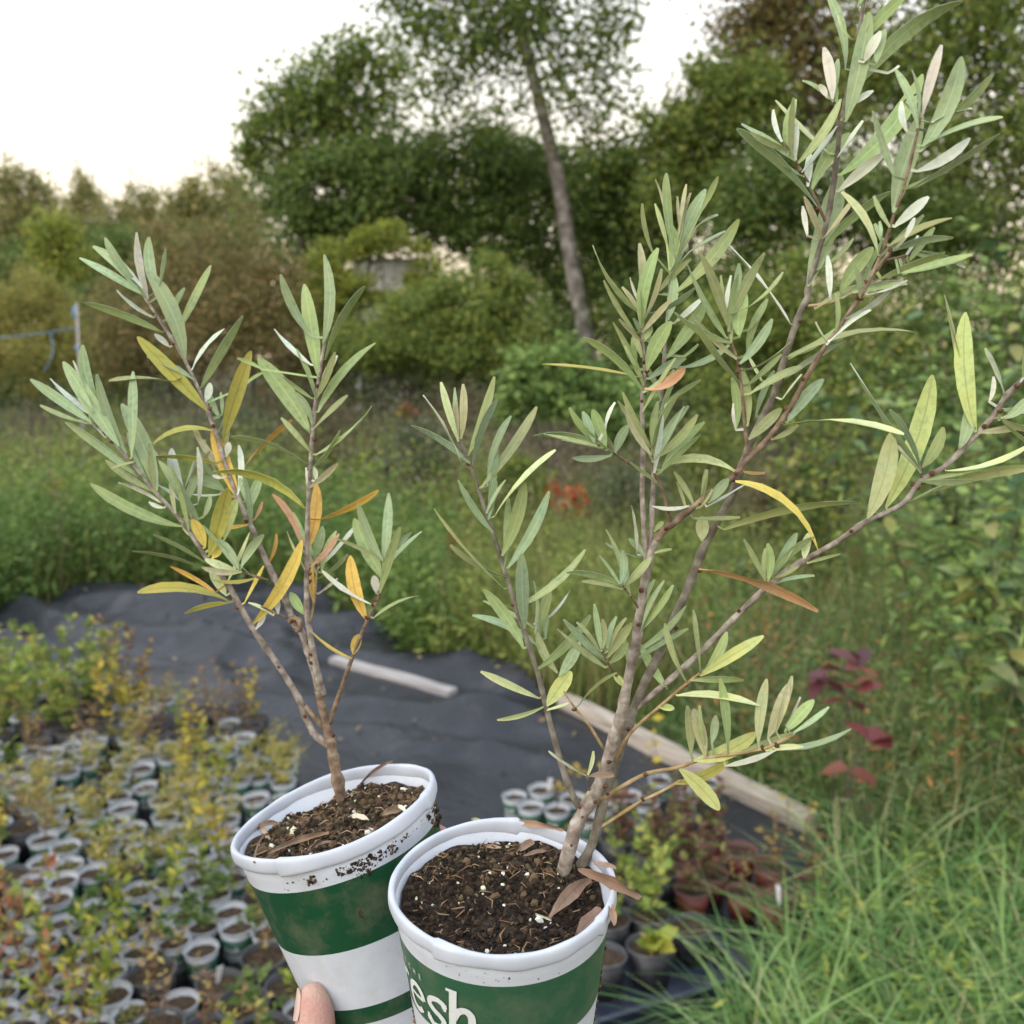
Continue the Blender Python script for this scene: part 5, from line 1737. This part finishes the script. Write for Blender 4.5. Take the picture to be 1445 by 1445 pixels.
MS = {'grey': foliage_mat('grey_green_leaf', [(0.07, 0.095, 0.05), (0.12, 0.15, 0.075), (0.19, 0.21, 0.11)], .3), 'rustic': foliage_mat('brown_leaf', [(0.09, 0.07, 0.045), (0.15, 0.11, 0.07), (0.20, 0.17, 0.09), (0.13, 0.14, 0.06)], .3), 'weedy': TM['mid']}
for i, (x, y, Y, w, h, mt, txt) in enumerate(((470, 610, 9.5, 60, 45, 'rustic', 'brown leaved scrub behind the right shoot of the slender sapling'), (590, 640, 8.6, 50, 40, 'grey', 'grey green scrub between the two held saplings'), (650, 585, 11, 70, 45, 'rustic', 'dull brown scrub before the rounded mid green bush'),
        (720, 680, 7.6, 45, 35, 'weedy', 'small green scrub left of the scarlet bush'), (890, 700, 7.4, 55, 40, 'grey', 'grey green scrub right of the scarlet bush'), (1000, 640, 8.4, 60, 50, 'weedy', 'green scrub behind the stems of the bushy sapling'), (1090, 720, 6.6, 60, 50, 'rustic', 'brownish scrub below the long bare branch'),
        (950, 790, 6.0, 45, 35, 'weedy', 'low green scrub beyond the middle of the timber'), (330, 600, 10.5, 70, 45, 'grey', 'grey green scrub behind the slender sapling'), (150, 610, 10.5, 70, 40, 'weedy', 'green scrub below the tawny bush'), (1060, 840, 5.2, 45, 38, 'grey', 'grey green scrub beyond the end of the timber'))):
    tree('scrub', txt, 'shrub', [(x, y, w, h), (x - w * .5, y + h * .6, w * .7, h * .7), (x + w * .5, y + h * .5, w * .7, h * .7), (x, y - h * .6, w * .5, h * .5)], Y, 2600, 0.055, MS[mt], multi=6, tr=.010, group='scrub in the meadow', seed=200 + i, clump=.3, aspect=.35, droop=.2)
# thicket under and between the trees
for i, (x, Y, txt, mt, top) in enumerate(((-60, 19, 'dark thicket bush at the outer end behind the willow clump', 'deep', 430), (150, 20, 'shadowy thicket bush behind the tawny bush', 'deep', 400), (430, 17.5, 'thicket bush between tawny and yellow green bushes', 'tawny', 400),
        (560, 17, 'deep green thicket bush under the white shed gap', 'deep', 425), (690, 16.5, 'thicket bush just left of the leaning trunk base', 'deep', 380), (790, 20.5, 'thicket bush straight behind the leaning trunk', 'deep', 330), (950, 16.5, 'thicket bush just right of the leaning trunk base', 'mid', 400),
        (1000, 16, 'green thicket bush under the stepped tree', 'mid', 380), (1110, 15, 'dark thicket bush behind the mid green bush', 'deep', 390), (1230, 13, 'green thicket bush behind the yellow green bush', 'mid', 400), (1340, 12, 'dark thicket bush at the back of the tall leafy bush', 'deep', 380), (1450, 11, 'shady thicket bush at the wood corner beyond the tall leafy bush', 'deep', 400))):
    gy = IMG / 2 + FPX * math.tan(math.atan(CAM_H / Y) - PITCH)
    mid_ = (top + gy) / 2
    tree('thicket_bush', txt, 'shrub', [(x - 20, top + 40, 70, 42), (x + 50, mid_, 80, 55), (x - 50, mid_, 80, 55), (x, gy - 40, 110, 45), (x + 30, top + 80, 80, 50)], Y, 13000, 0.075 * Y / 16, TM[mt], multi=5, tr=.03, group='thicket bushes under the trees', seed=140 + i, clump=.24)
# low screen beyond the trees
tree('far_tree', 'long low wood edge closing the view beyond everything', 'tree', [(x, 440 + (x * 7 % 30), 120, 75) for x in range(-150, 1650, 150)], 46.0, 26000, 0.24, TM['far'], multi=6, tr=.1, seed=170, deep=.4)

# white shed glimpsed between the bushes
sc0 = AT(545, 372, 22.5)
shed = empty('shed', (sc0.x, sc0.y, 0), 'pale white shed glimpsed through a gap in the bushes', 'shed')
M['shed_white'] = noise_mat('shed_white', [(0.80, 0.81, 0.84), (0.86, 0.87, 0.88)], 3, 4, 0.6)
M['shed_roof'] = noise_mat('shed_roof', [(0.70, 0.71, 0.75), (0.80, 0.81, 0.84)], 5, 4, 0.7)
hz = sc0.z + 0.10
for k in range(6):
    bm = bmesh.new(); bmesh.ops.create_cube(bm, size=1); bmesh.ops.scale(bm, vec=(0.245, 2.0, hz), verts=bm.verts)
    bmesh.ops.bevel(bm, geom=list(bm.edges), offset=.01, affect='EDGES')
    me = bpy.data.meshes.new('wall_panel'); bm.to_mesh(me); bm.free()
    w_ = link('wall_panel', me, shed, M['shed_white']); w_.location = (-.62 + .25 * k, 1.0, hz / 2)
V = [(-.85, -.25, hz), (.85, -.25, hz), (.85, 2.25, hz), (-.85, 2.25, hz), (-.85, 1.0, hz + .12), (.85, 1.0, hz + .12)]
link('roof', mesh_py('roof', V, [(0, 1, 5, 4), (2, 3, 4, 5), (0, 4, 3), (1, 2, 5), (0, 3, 2, 1)]), shed, M['shed_roof'])

# blue rope on a post at the edge of the meadow
pb = AT(110, 520, 10.0); pt = AT(108, 428, 10.0)
post = empty('fence_post', (pb.x, pb.y, 0), 'thin weathered post wound with blue ties beside the willow clump', 'post')
link('post_shaft', mesh_py('post_shaft', *tube([Vector((0, 0, -.05)), Vector((.01, 0, pt.z * .5)), Vector((pt.x - pb.x, 0, pt.z))], [.015, .014, .012], 8, .1), True), post, M['wood_grey'])
for zz, hh in ((0.97, .09), (0.80, .05)):
    link('tie', mesh_py('tie', *tube([Vector((0.005, 0, pt.z * zz - hh)), Vector((.006, 0, pt.z * zz + hh * .3))], [.018, .020], 8), True), post, M['blue_rope'])
ra, rbm, rc = AT(-60, 480, 10.2), AT(30, 474, 10.1), AT(110, 462, 10.0)
path = catmull([ra, rbm, rc], 6)
rope = link('rope', mesh_py('rope', *tube([p - ra for p in path], [.0045] * len(path), 6), True), None, M['blue_rope']); rope.location = ra
tag(rope, 'blue rope strung level from the weathered post', 'rope')
ra, rbm, rc = AT(72, 470, 10.05), AT(74, 500, 9.95), AT(62, 524, 9.9)
path = catmull([ra, rbm, rc], 6)
rope = link('rope', mesh_py('rope', *tube([p - ra for p in path], [.0045] * len(path), 6), True), None, M['blue_rope']); rope.location = ra
tag(rope, 'loose end of blue rope hanging from the level rope', 'rope')

# ------------------------------------------------------------------ meadow and grass
def blades(base, h, w, lean, rng, seg=3, curl=1.0):
    """tapered bent grass blades; base (n,3)"""
    n = len(base)
    a = rng.uniform(0, 6.2832, n); dx, dy = np.cos(a), np.sin(a)
    b_ = a + rng.normal(1.57, .5, n); sx, sy = np.cos(b_), np.sin(b_)
    us = np.linspace(0, 1, seg + 1)
    V = np.zeros((n, seg + 1, 2, 3))
    for i, u in enumerate(us):
        off = lean * h * u ** 1.8 * curl
        z = h * (u - 0.35 * np.clip(lean, 0, 1.6) * u ** 2.2)
        hw = w * .5 * (1 - .9 * u ** 1.5)
        cx, cy, cz = base[:, 0] + dx * off, base[:, 1] + dy * off, base[:, 2] + z
        V[:, i, 0] = np.stack([cx - sx * hw, cy - sy * hw, cz], 1); V[:, i, 1] = np.stack([cx + sx * hw, cy + sy * hw, cz], 1)
    F = []
    st = np.arange(n) * (seg + 1) * 2
    for i in range(seg):
        F.append(np.stack([st + i * 2, st + i * 2 + 1, st + i * 2 + 3, st + i * 2 + 2], 1))
    return V.reshape(-1, 3), np.concatenate(F)
def ground_pts(n, rng, y0, y1, xk=.72, sel=None, pw=1.0):
    out = np.zeros((0, 2))
    while len(out) < n:
        m = int(n * 1.8)
        y = y0 + (y1 - y0) * rng.random(m) ** pw; x = (rng.random(m) * 2 - 1) * xk * y
        k = ~pip_np(x, y, FAB)
        if sel is not None: k &= sel(x, y, rng)
        out = np.concatenate([out, np.stack([x[k], y[k]], 1)])
    out = out[:n]
    return np.concatenate([out, np.zeros((n, 1))], 1)
rg = np.random.default_rng(5)
GM = {
    'meadow': foliage_mat('meadow_grass', [(0.094, 0.137, 0.036), (0.167, 0.219, 0.053), (0.260, 0.274, 0.090), (0.372, 0.312, 0.143)], 0.3),
    'dry': foliage_mat('dry_grass', [(0.16, 0.135, 0.085), (0.24, 0.20, 0.13), (0.33, 0.275, 0.19), (0.21, 0.16, 0.12)], 0.3),
    'near': foliage_mat('near_grass', [(0.060, 0.142, 0.040), (0.144, 0.283, 0.075), (0.264, 0.401, 0.127), (0.432, 0.496, 0.230), (0.540, 0.448, 0.253)], 0.35, pos=[0, .4, .75, .93, 1]),
    'weed': foliage_mat('weed_leaf', [(0.065, 0.137, 0.036), (0.131, 0.229, 0.053), (0.223, 0.312, 0.081)], 0.35),
    'lightweed': foliage_mat('light_weed_leaf', [(0.131, 0.210, 0.049), (0.242, 0.329, 0.071), (0.372, 0.402, 0.098)], 0.35),
    'rust': foliage_mat('rust_weed_leaf', [(0.223, 0.119, 0.062), (0.409, 0.164, 0.081), (0.595, 0.238, 0.090), (0.223, 0.219, 0.071)], 0.3)}
def stuff(name, V, F, mat, label):
    o = link(name, mesh_np(name, V, F), None, mat)
    return tag(o, label, name.split('_')[-1], kind='stuff')
# meadow grass
p = ground_pts(60000, rg, 4.2, 16, sel=lambda x, y, r: (x < .9 + .2 * y) | (r.random(len(x)) < .6), pw=1.25)
lush = np.array([mnoise.noise(Vector((a_ * .9, b_ * .7, 4.2))) * .6 + mnoise.noise(Vector((a_ * 2.6, b_ * 2.2, 1.7))) * .6 for a_, b_, _ in p.tolist()])
p = p[lush + rg.normal(0, .25, len(p)) > -.12]; lush = np.clip(.75 + rg.normal(0, .1, len(p)), .4, 1.2)
V, F = blades(p, rg.uniform(.35, .95, len(p)) * lush, rg.uniform(.005, .010, len(p)), rg.uniform(.1, .7, len(p)), rg)
stuff('meadow_grass', V, F, GM['meadow'], 'rough green meadow grass between the black fabric and the bushes')
# dry tawny seed heads in drifts
def drift(x, y, r):
    px = IMG / 2 + x / y * FPX
    f = np.exp(-((px - 690) / 120) ** 2) * (y > 8) + np.exp(-((px - 230) / 120) ** 2) * (y > 9) + .8 * np.exp(-((px - 80) / 80) ** 2) * (y > 10) + .10
    return r.random(len(x)) < f
p = ground_pts(6500, rg, 6.3, 14.5, sel=drift)
hh = rg.uniform(.55, 1.0, len(p))
V, F = blades(p, hh, rg.uniform(.004, .007, len(p)), rg.uniform(.05, .35, len(p)), rg)
k = rg.integers(0, len(p), 15000)
hp = p[k] + np.stack([rg.normal(0, .06, len(k)), rg.normal(0, .06, len(k)), hh[k] * rg.uniform(.72, 1.05, len(k))], 1)
V2, F2 = leaf_kites(hp, unit(rg, len(k), .6, .8), rg.uniform(.03, .07, len(k)), rg.uniform(.010, .02, len(k)), rg)
V = np.concatenate([V, V2]); F = np.concatenate([F, F2 + len(V) - len(V2)])
stuff('dry_grass', V, F, GM['dry'], 'tawny dry seeding grass standing in drifts in the meadow')
# leafy weeds
def weeds(n, sel, y0, y1, hmin, hmax, ls, asp, mat, name, label, per=26, spread=.09, pw=1.0, xk=.62):
    p = ground_pts(n, rg, y0, y1, sel=sel, pw=pw, xk=xk)
    h = rg.uniform(hmin, hmax, n)
    k = np.repeat(np.arange(n), per); u = rg.uniform(.08, 1.0, len(k))
    lx = rg.normal(0, .10, n); ly = rg.normal(0, .10, n)
    q = p[k] + np.stack([lx[k] * u * h[k] + rg.normal(0, spread * .4, len(k)), ly[k] * u * h[k] + rg.normal(0, spread * .4, len(k)), u * h[k]], 1)
    sz = ls * rg.uniform(.6, 1.3, len(k)) * (1.15 - .5 * u)
    V, F = leaf_kites(q, unit(rg, len(k), .15, .6), sz, sz * asp, rg)
    V2, F2 = blades(p, h, np.full(n, .005), np.hypot(lx, ly) * .5, rg)
    V = np.concatenate([V, V2]); F = np.concatenate([F, F2 + len(V) - len(V2)])
    stuff(name, V, F, mat, label)
pxof = lambda x, y: IMG / 2 + x / y * FPX
weeds(1500, lambda x, y, r: (pxof(x, y) < 620) & (r.random(len(x)) < np.clip(1.3 - (pxof(x, y)) / 800, .15, 1)), 5.0, 9.5, .35, .75, .075, .38, GM['weed'], 'green_weeds', 'thick green leafy weeds along the far edge of the black fabric', 34, .14, 1.5)
weeds(1500, lambda x, y, r: np.ones(len(x), bool), 10.5, 15.5, .7, 1.35, .09, .25, foliage_mat('tangled_weed', [(0.06, 0.085, 0.04), (0.10, 0.13, 0.06), (0.16, 0.18, 0.09), (0.22, 0.19, 0.12)], .3), 'tangled_weeds', 'tall tangled grey green weeds merging into the bushes', 26, .22)
weeds(1100, lambda x, y, r: (pxof(x, y) < 700), 7.0, 12.5, .5, 1.0, .08, .30, GM['lightweed'], 'tall_weeds', 'tall light green weeds in the meadow behind the slender sapling', 26, .12)
weeds(950, lambda x, y, r: (pxof(x, y) > 540) & (pxof(x, y) < 1120), 4.6, 10.5, .25, .65, .055, .35, GM['lightweed'], 'meadow_herbs', 'soft light green herbs in the meadow behind the timber', 30, .12, 1.3)
weeds(260, lambda x, y, r: (pxof(x, y) > 1000), 2.9, 5.5, .25, .6, .05, .25, GM['rust'], 'rusty_weeds', 'rust and orange tinted weeds under the leafy bush', 16, .10)
weeds(620, lambda x, y, r: (pxof(x, y) > 1010) & (x > .75) & (np.hypot(x - 1.0, y - 2.75) > .35), 2.9, 7.0, .30, .75, .065, .13, GM['weed'], 'fine_weeds', 'fine leaved green weeds beyond the end of the timber', 30, .12, 1.2)
weeds(520, lambda x, y, r: (pxof(x, y) > 960) & (x > .7), 2.75, 5.2, .25, .62, .055, .16, foliage_mat('pale_herb', [(0.07, 0.13, 0.05), (0.14, 0.22, 0.09), (0.24, 0.32, 0.14), (0.34, 0.33, 0.14)], .35), 'pale_herbs', 'pale bluish green herbs round the burgundy plant', 28, .12)
# near grass by the camera
def nearsel(x, y, r):
    px = pxof(x, y)
    return (x > .42 + .05 * (y - 2)) & (x < 2.6)
tuft = ground_pts(420, rg, 1.5, 3.7, .95, nearsel)
ti = rg.integers(0, len(tuft), 5200); th = rg.uniform(.55, 1.1, len(tuft))
p = tuft[ti] + np.stack([rg.normal(0, .035, len(ti)), rg.normal(0, .035, len(ti)), np.zeros(len(ti))], 1)
V, F = blades(p, rg.uniform(.18, .42, len(p)) * th[ti], rg.uniform(.004, .0115, len(p)), rg.uniform(.3, 1.7, len(p)), rg, seg=6)
p = ground_pts(1000, rg, 1.5, 3.3, .95, nearsel)
V2, F2 = blades(p, rg.uniform(.20, .44, len(p)), rg.uniform(.008, .014, len(p)), rg.uniform(.6, 1.7, len(p)), rg, seg=6)
V = np.concatenate([V, V2]); F = np.concatenate([F, F2 + len(V) - len(V2)])
weeds(150, nearsel, 1.7, 3.6, .12, .34, .05, .28, GM['lightweed'], 'broad_weeds', 'soft broad leaved weeds among the long grass', 26, .09, 1.0, .95)
stuff('near_grass', V, F, GM['near'], 'lush long arching green grass beside the tray and red pots')
p = ground_pts(9000, rg, 1.6, 4.2, .95, lambda x, y, r: (x > .5) & (x < 3.0))
V, F = blades(p, rg.uniform(.08, .24, len(p)), rg.uniform(.003, .006, len(p)), rg.uniform(.3, 1.5, len(p)), rg, seg=4)
stuff('short_grass', V, F, GM['weed'], 'short matted grass under the lush long grass')  # darker green puts the shaded gaps below the long blades into colour

# ------------------------------------------------------------------ leafy bush close on the right
def leaf_proto(L, W, mats_):
    V, F = [], []
    pf = [(0, .05), (.15, .55), (.4, 1.0), (.65, .85), (.85, .45), (1, .03)]
    for u, w in pf:
        z = -.22 * L * u * u
        V += [(-w * W / 2, u * L, z + .12 * W * w), (0, u * L, z), (w * W / 2, u * L, z + .12 * W * w)]
    for i in range(len(pf) - 1):
        a, b = i * 3, i * 3 + 3
        F += [(a, a + 1, b + 1, b), (a + 1, a + 2, b + 2, b + 1)]
    me = mesh_py('leaf', V, F, True); me.materials.append(mats_)
    return me
def obj_leaf_mat(name, cols):
    m, n, l, b = new_mat(name)
    oi = n.new('ShaderNodeObjectInfo'); r = ramp_node(n, cols); l.new(oi.outputs['Random'], r.inputs[0]); l.new(r.outputs[0], b.inputs['Base Color'])
    b.inputs['Roughness'].default_value = .42; b.inputs['Specular IOR Level'].default_value = .4
    t = n.new('ShaderNodeBsdfTranslucent'); l.new(r.outputs[0], t.inputs[0]); mx = n.new('ShaderNodeMixShader'); mx.inputs[0].default_value = .28
    l.new(b.outputs[0], mx.inputs[1]); l.new(t.outputs[0], mx.inputs[2]); l.new(mx.outputs[0], n['Material Output'].inputs[0])
    return m
M['bush_leaf'] = obj_leaf_mat('bush_leaf', [(0.053, 0.112, 0.042), (0.090, 0.173, 0.068), (0.150, 0.232, 0.090), (0.225, 0.285, 0.090), (0.360, 0.330, 0.105), (0.120, 0.180, 0.090)])
M['burgundy_leaf'] = obj_leaf_mat('burgundy_leaf', [(0.085, 0.035, 0.042), (0.14, 0.048, 0.05), (0.11, 0.05, 0.058)])
M['crimson_leaf'] = obj_leaf_mat('crimson_leaf', [(0.15, 0.035, 0.04), (0.20, 0.05, 0.05), (0.22, 0.09, 0.045)])
LB = [leaf_proto(.125, .056, M['bush_leaf']), leaf_proto(.10, .046, M['bush_leaf'])]
def leafy_bush(name, label, cat, base, tips, nleaf, nrest, protos, restmat, seed, r0=.009, lsz=.06, u0=.3):
    rr = random.Random(seed); rng = np.random.default_rng(seed)
    o = empty(name, base, label, cat)
    bo, paths = [], []
    for t in tips:
        e = t - base
        md = e * .5 + Vector((rr.uniform(-.12, .12), rr.uniform(-.12, .12), .08)) * min(1, e.length)
        pth = catmull([Vector((rr.uniform(-.06, .06), rr.uniform(-.06, .06), -.03)), md, e], 6)
        b_ = link('branch', mesh_py('branch', *tube(pth, [r0 * (1 - .8 * i / (len(pth) - 1)) for i in range(len(pth))], 6), True), o, M['bark_dark'])
        bo.append(b_); paths.append(pth)
    for k in range(nleaf):
        i = rr.randrange(len(bo)); pth = paths[i]; u = rr.uniform(u0, 1) ** .8 * (len(pth) - 1); q = min(int(u), len(pth) - 2); pnt = pth[q].lerp(pth[q + 1], u - q)
        lf = link('leaf', protos[rr.randrange(len(protos))], bo[i])
        lf.location = pnt; lf.rotation_euler = (R(rr.uniform(-25, 45)), R(rr.uniform(-35, 35)), rr.uniform(0, 6.28)); s_ = rr.uniform(.7, 1.2); lf.scale = (s_, s_, s_)
    if nrest:
        pp = []
        for k in range(nrest):
            pth = rr.choice(paths); u = rr.uniform(u0 * .8, 1) * (len(pth) - 1); q = min(int(u), len(pth) - 2)
            pp.append(tuple(pth[q].lerp(pth[q + 1], u - q) + Vector((rr.gauss(0, .09), rr.gauss(0, .12) + .05, rr.gauss(0, .09)))))
        V, F = leaf_kites(np.array(pp), unit(rng, nrest, -.1, .6), rng.uniform(.6, 1.2, nrest) * lsz, rng.uniform(.25, .5, nrest) * lsz, rng)
        link('foliage', mesh_np('foliage', V, F), o, restmat, 'stuff')
    return o
b1 = G(1420, 1010); b1 = Vector((2.15, 4.15, 0))
leafy_bush('leafy_bush', 'tall leafy green bush with large drooping leaves beyond the long grass', 'shrub', b1,
           [AT(1260, 560, 4.1), AT(1290, 640, 3.8), AT(1330, 500, 4.2), AT(1370, 420, 4.3), AT(1410, 340, 4.2), AT(1440, 420, 4.0), AT(1250, 720, 3.9), AT(1350, 620, 3.7), AT(1420, 540, 3.8), AT(1460, 640, 3.6), AT(1300, 780, 3.7), AT(1390, 760, 3.5), AT(1450, 820, 3.4), AT(1480, 500, 4.1)],
           295, 3000, LB, TM['broad'], 300)
b2 = Vector((1.75, 5.6, 0))
leafy_bush('leafy_bush', 'looser yellow green bush behind the tall leafy one', 'shrub', b2,
           [AT(1180, 470, 5.6), AT(1220, 520, 5.5), AT(1150, 560, 5.4), AT(1280, 450, 5.8), AT(1200, 620, 5.3), AT(1120, 640, 5.3), AT(1260, 560, 5.6), AT(1340, 420, 5.9)],
           190, 2600, LB, TM['mid'], 301, u0=.2)
leafy_bush('leafy_bush', 'low dark leafy bush at the foot of the tall leafy one', 'shrub', Vector((1.85, 3.2, 0)),
           [AT(1440, 660, 3.1), AT(1400, 720, 3.1), AT(1460, 800, 3.0), AT(1360, 800, 3.15), AT(1420, 880, 3.0), AT(1330, 870, 3.15), AT(1480, 720, 3.1), AT(1390, 930, 3.0)],
           130, 700, LB, TM['broad'], 304, .007, u0=.35)
# burgundy leaved plant and a single crimson leaf plant
LBU = [leaf_proto(.105, .05, M['burgundy_leaf']), leaf_proto(.075, .045, M['crimson_leaf'])]
c0 = Vector((AT(1185, 950, 2.95).x, 2.95, 0))
leafy_bush('burgundy_plant', 'burgundy and crimson leaved plant standing in the weeds', 'plant', c0, [AT(1185, 935, 2.9), AT(1215, 925, 2.95), AT(1160, 945, 2.95), AT(1190, 965, 2.85), AT(1205, 960, 2.85)], 22, 0, LBU, None, 302, .004, u0=.82)
c0 = Vector((AT(1225, 1050, 2.75).x, 2.75, 0))
LCR = [leaf_proto(.085, .085, M['crimson_leaf'])]
leafy_bush('crimson_seedling', 'small plant with round crimson leaves low in the grass beyond the timber', 'plant', c0, [AT(1228, 1045, 2.7), AT(1195, 1085, 2.75)], 5, 0, LCR, None, 303, .003, u0=.9)

# tall loose grass and straws among the weeds
p = ground_pts(4200, rg, 2.8, 7.5, .75, lambda x, y, r: (x > .8) & (pxof(x, y) > 980))
V, F = blades(p, rg.uniform(.3, .8, len(p)), rg.uniform(.004, .008, len(p)), rg.uniform(.2, 1.1, len(p)), rg, seg=5)
stuff('weedy_grass', V, F, foliage_mat('weedy_grass', [(0.06, 0.11, 0.03), (0.12, 0.18, 0.05), (0.20, 0.24, 0.09), (0.34, 0.28, 0.16)], .3), 'loose mixed grass and straw among the weeds under the leafy bush')

# goldenrod in the weeds
M['gold'] = foliage_mat('goldenrod_flower', [(0.42, 0.30, 0.03), (0.55, 0.42, 0.05)], .3)
for i, (x, y, Y_) in enumerate(((78, 690, 7.4), (84, 702, 7.3))):
    c_ = AT(x, y, Y_); o_ = empty('goldenrod', (c_.x, c_.y, 0), ('taller' if i == 0 else 'shorter') + ' goldenrod with a yellow flower head in the thick green weeds', 'flower')
    link('stem', mesh_py('stem', *tube([Vector((0, 0, -.02)), Vector((.02, 0, c_.z * .5)), Vector((0, 0, c_.z))], [.005, .004, .003], 5), True), o_, M['green_stem'])
    q_ = np.random.default_rng(i + 9); n_ = 160
    V, F = leaf_kites(q_.normal(0, 1, (n_, 3)) * np.array([.035, .035, .05]) + np.array([0, 0, c_.z]), unit(q_, n_), np.full(n_, .02), np.full(n_, .012), q_)
    link('flower_head', mesh_np('flower_head', V, F), o_, M['gold'], 'stuff')
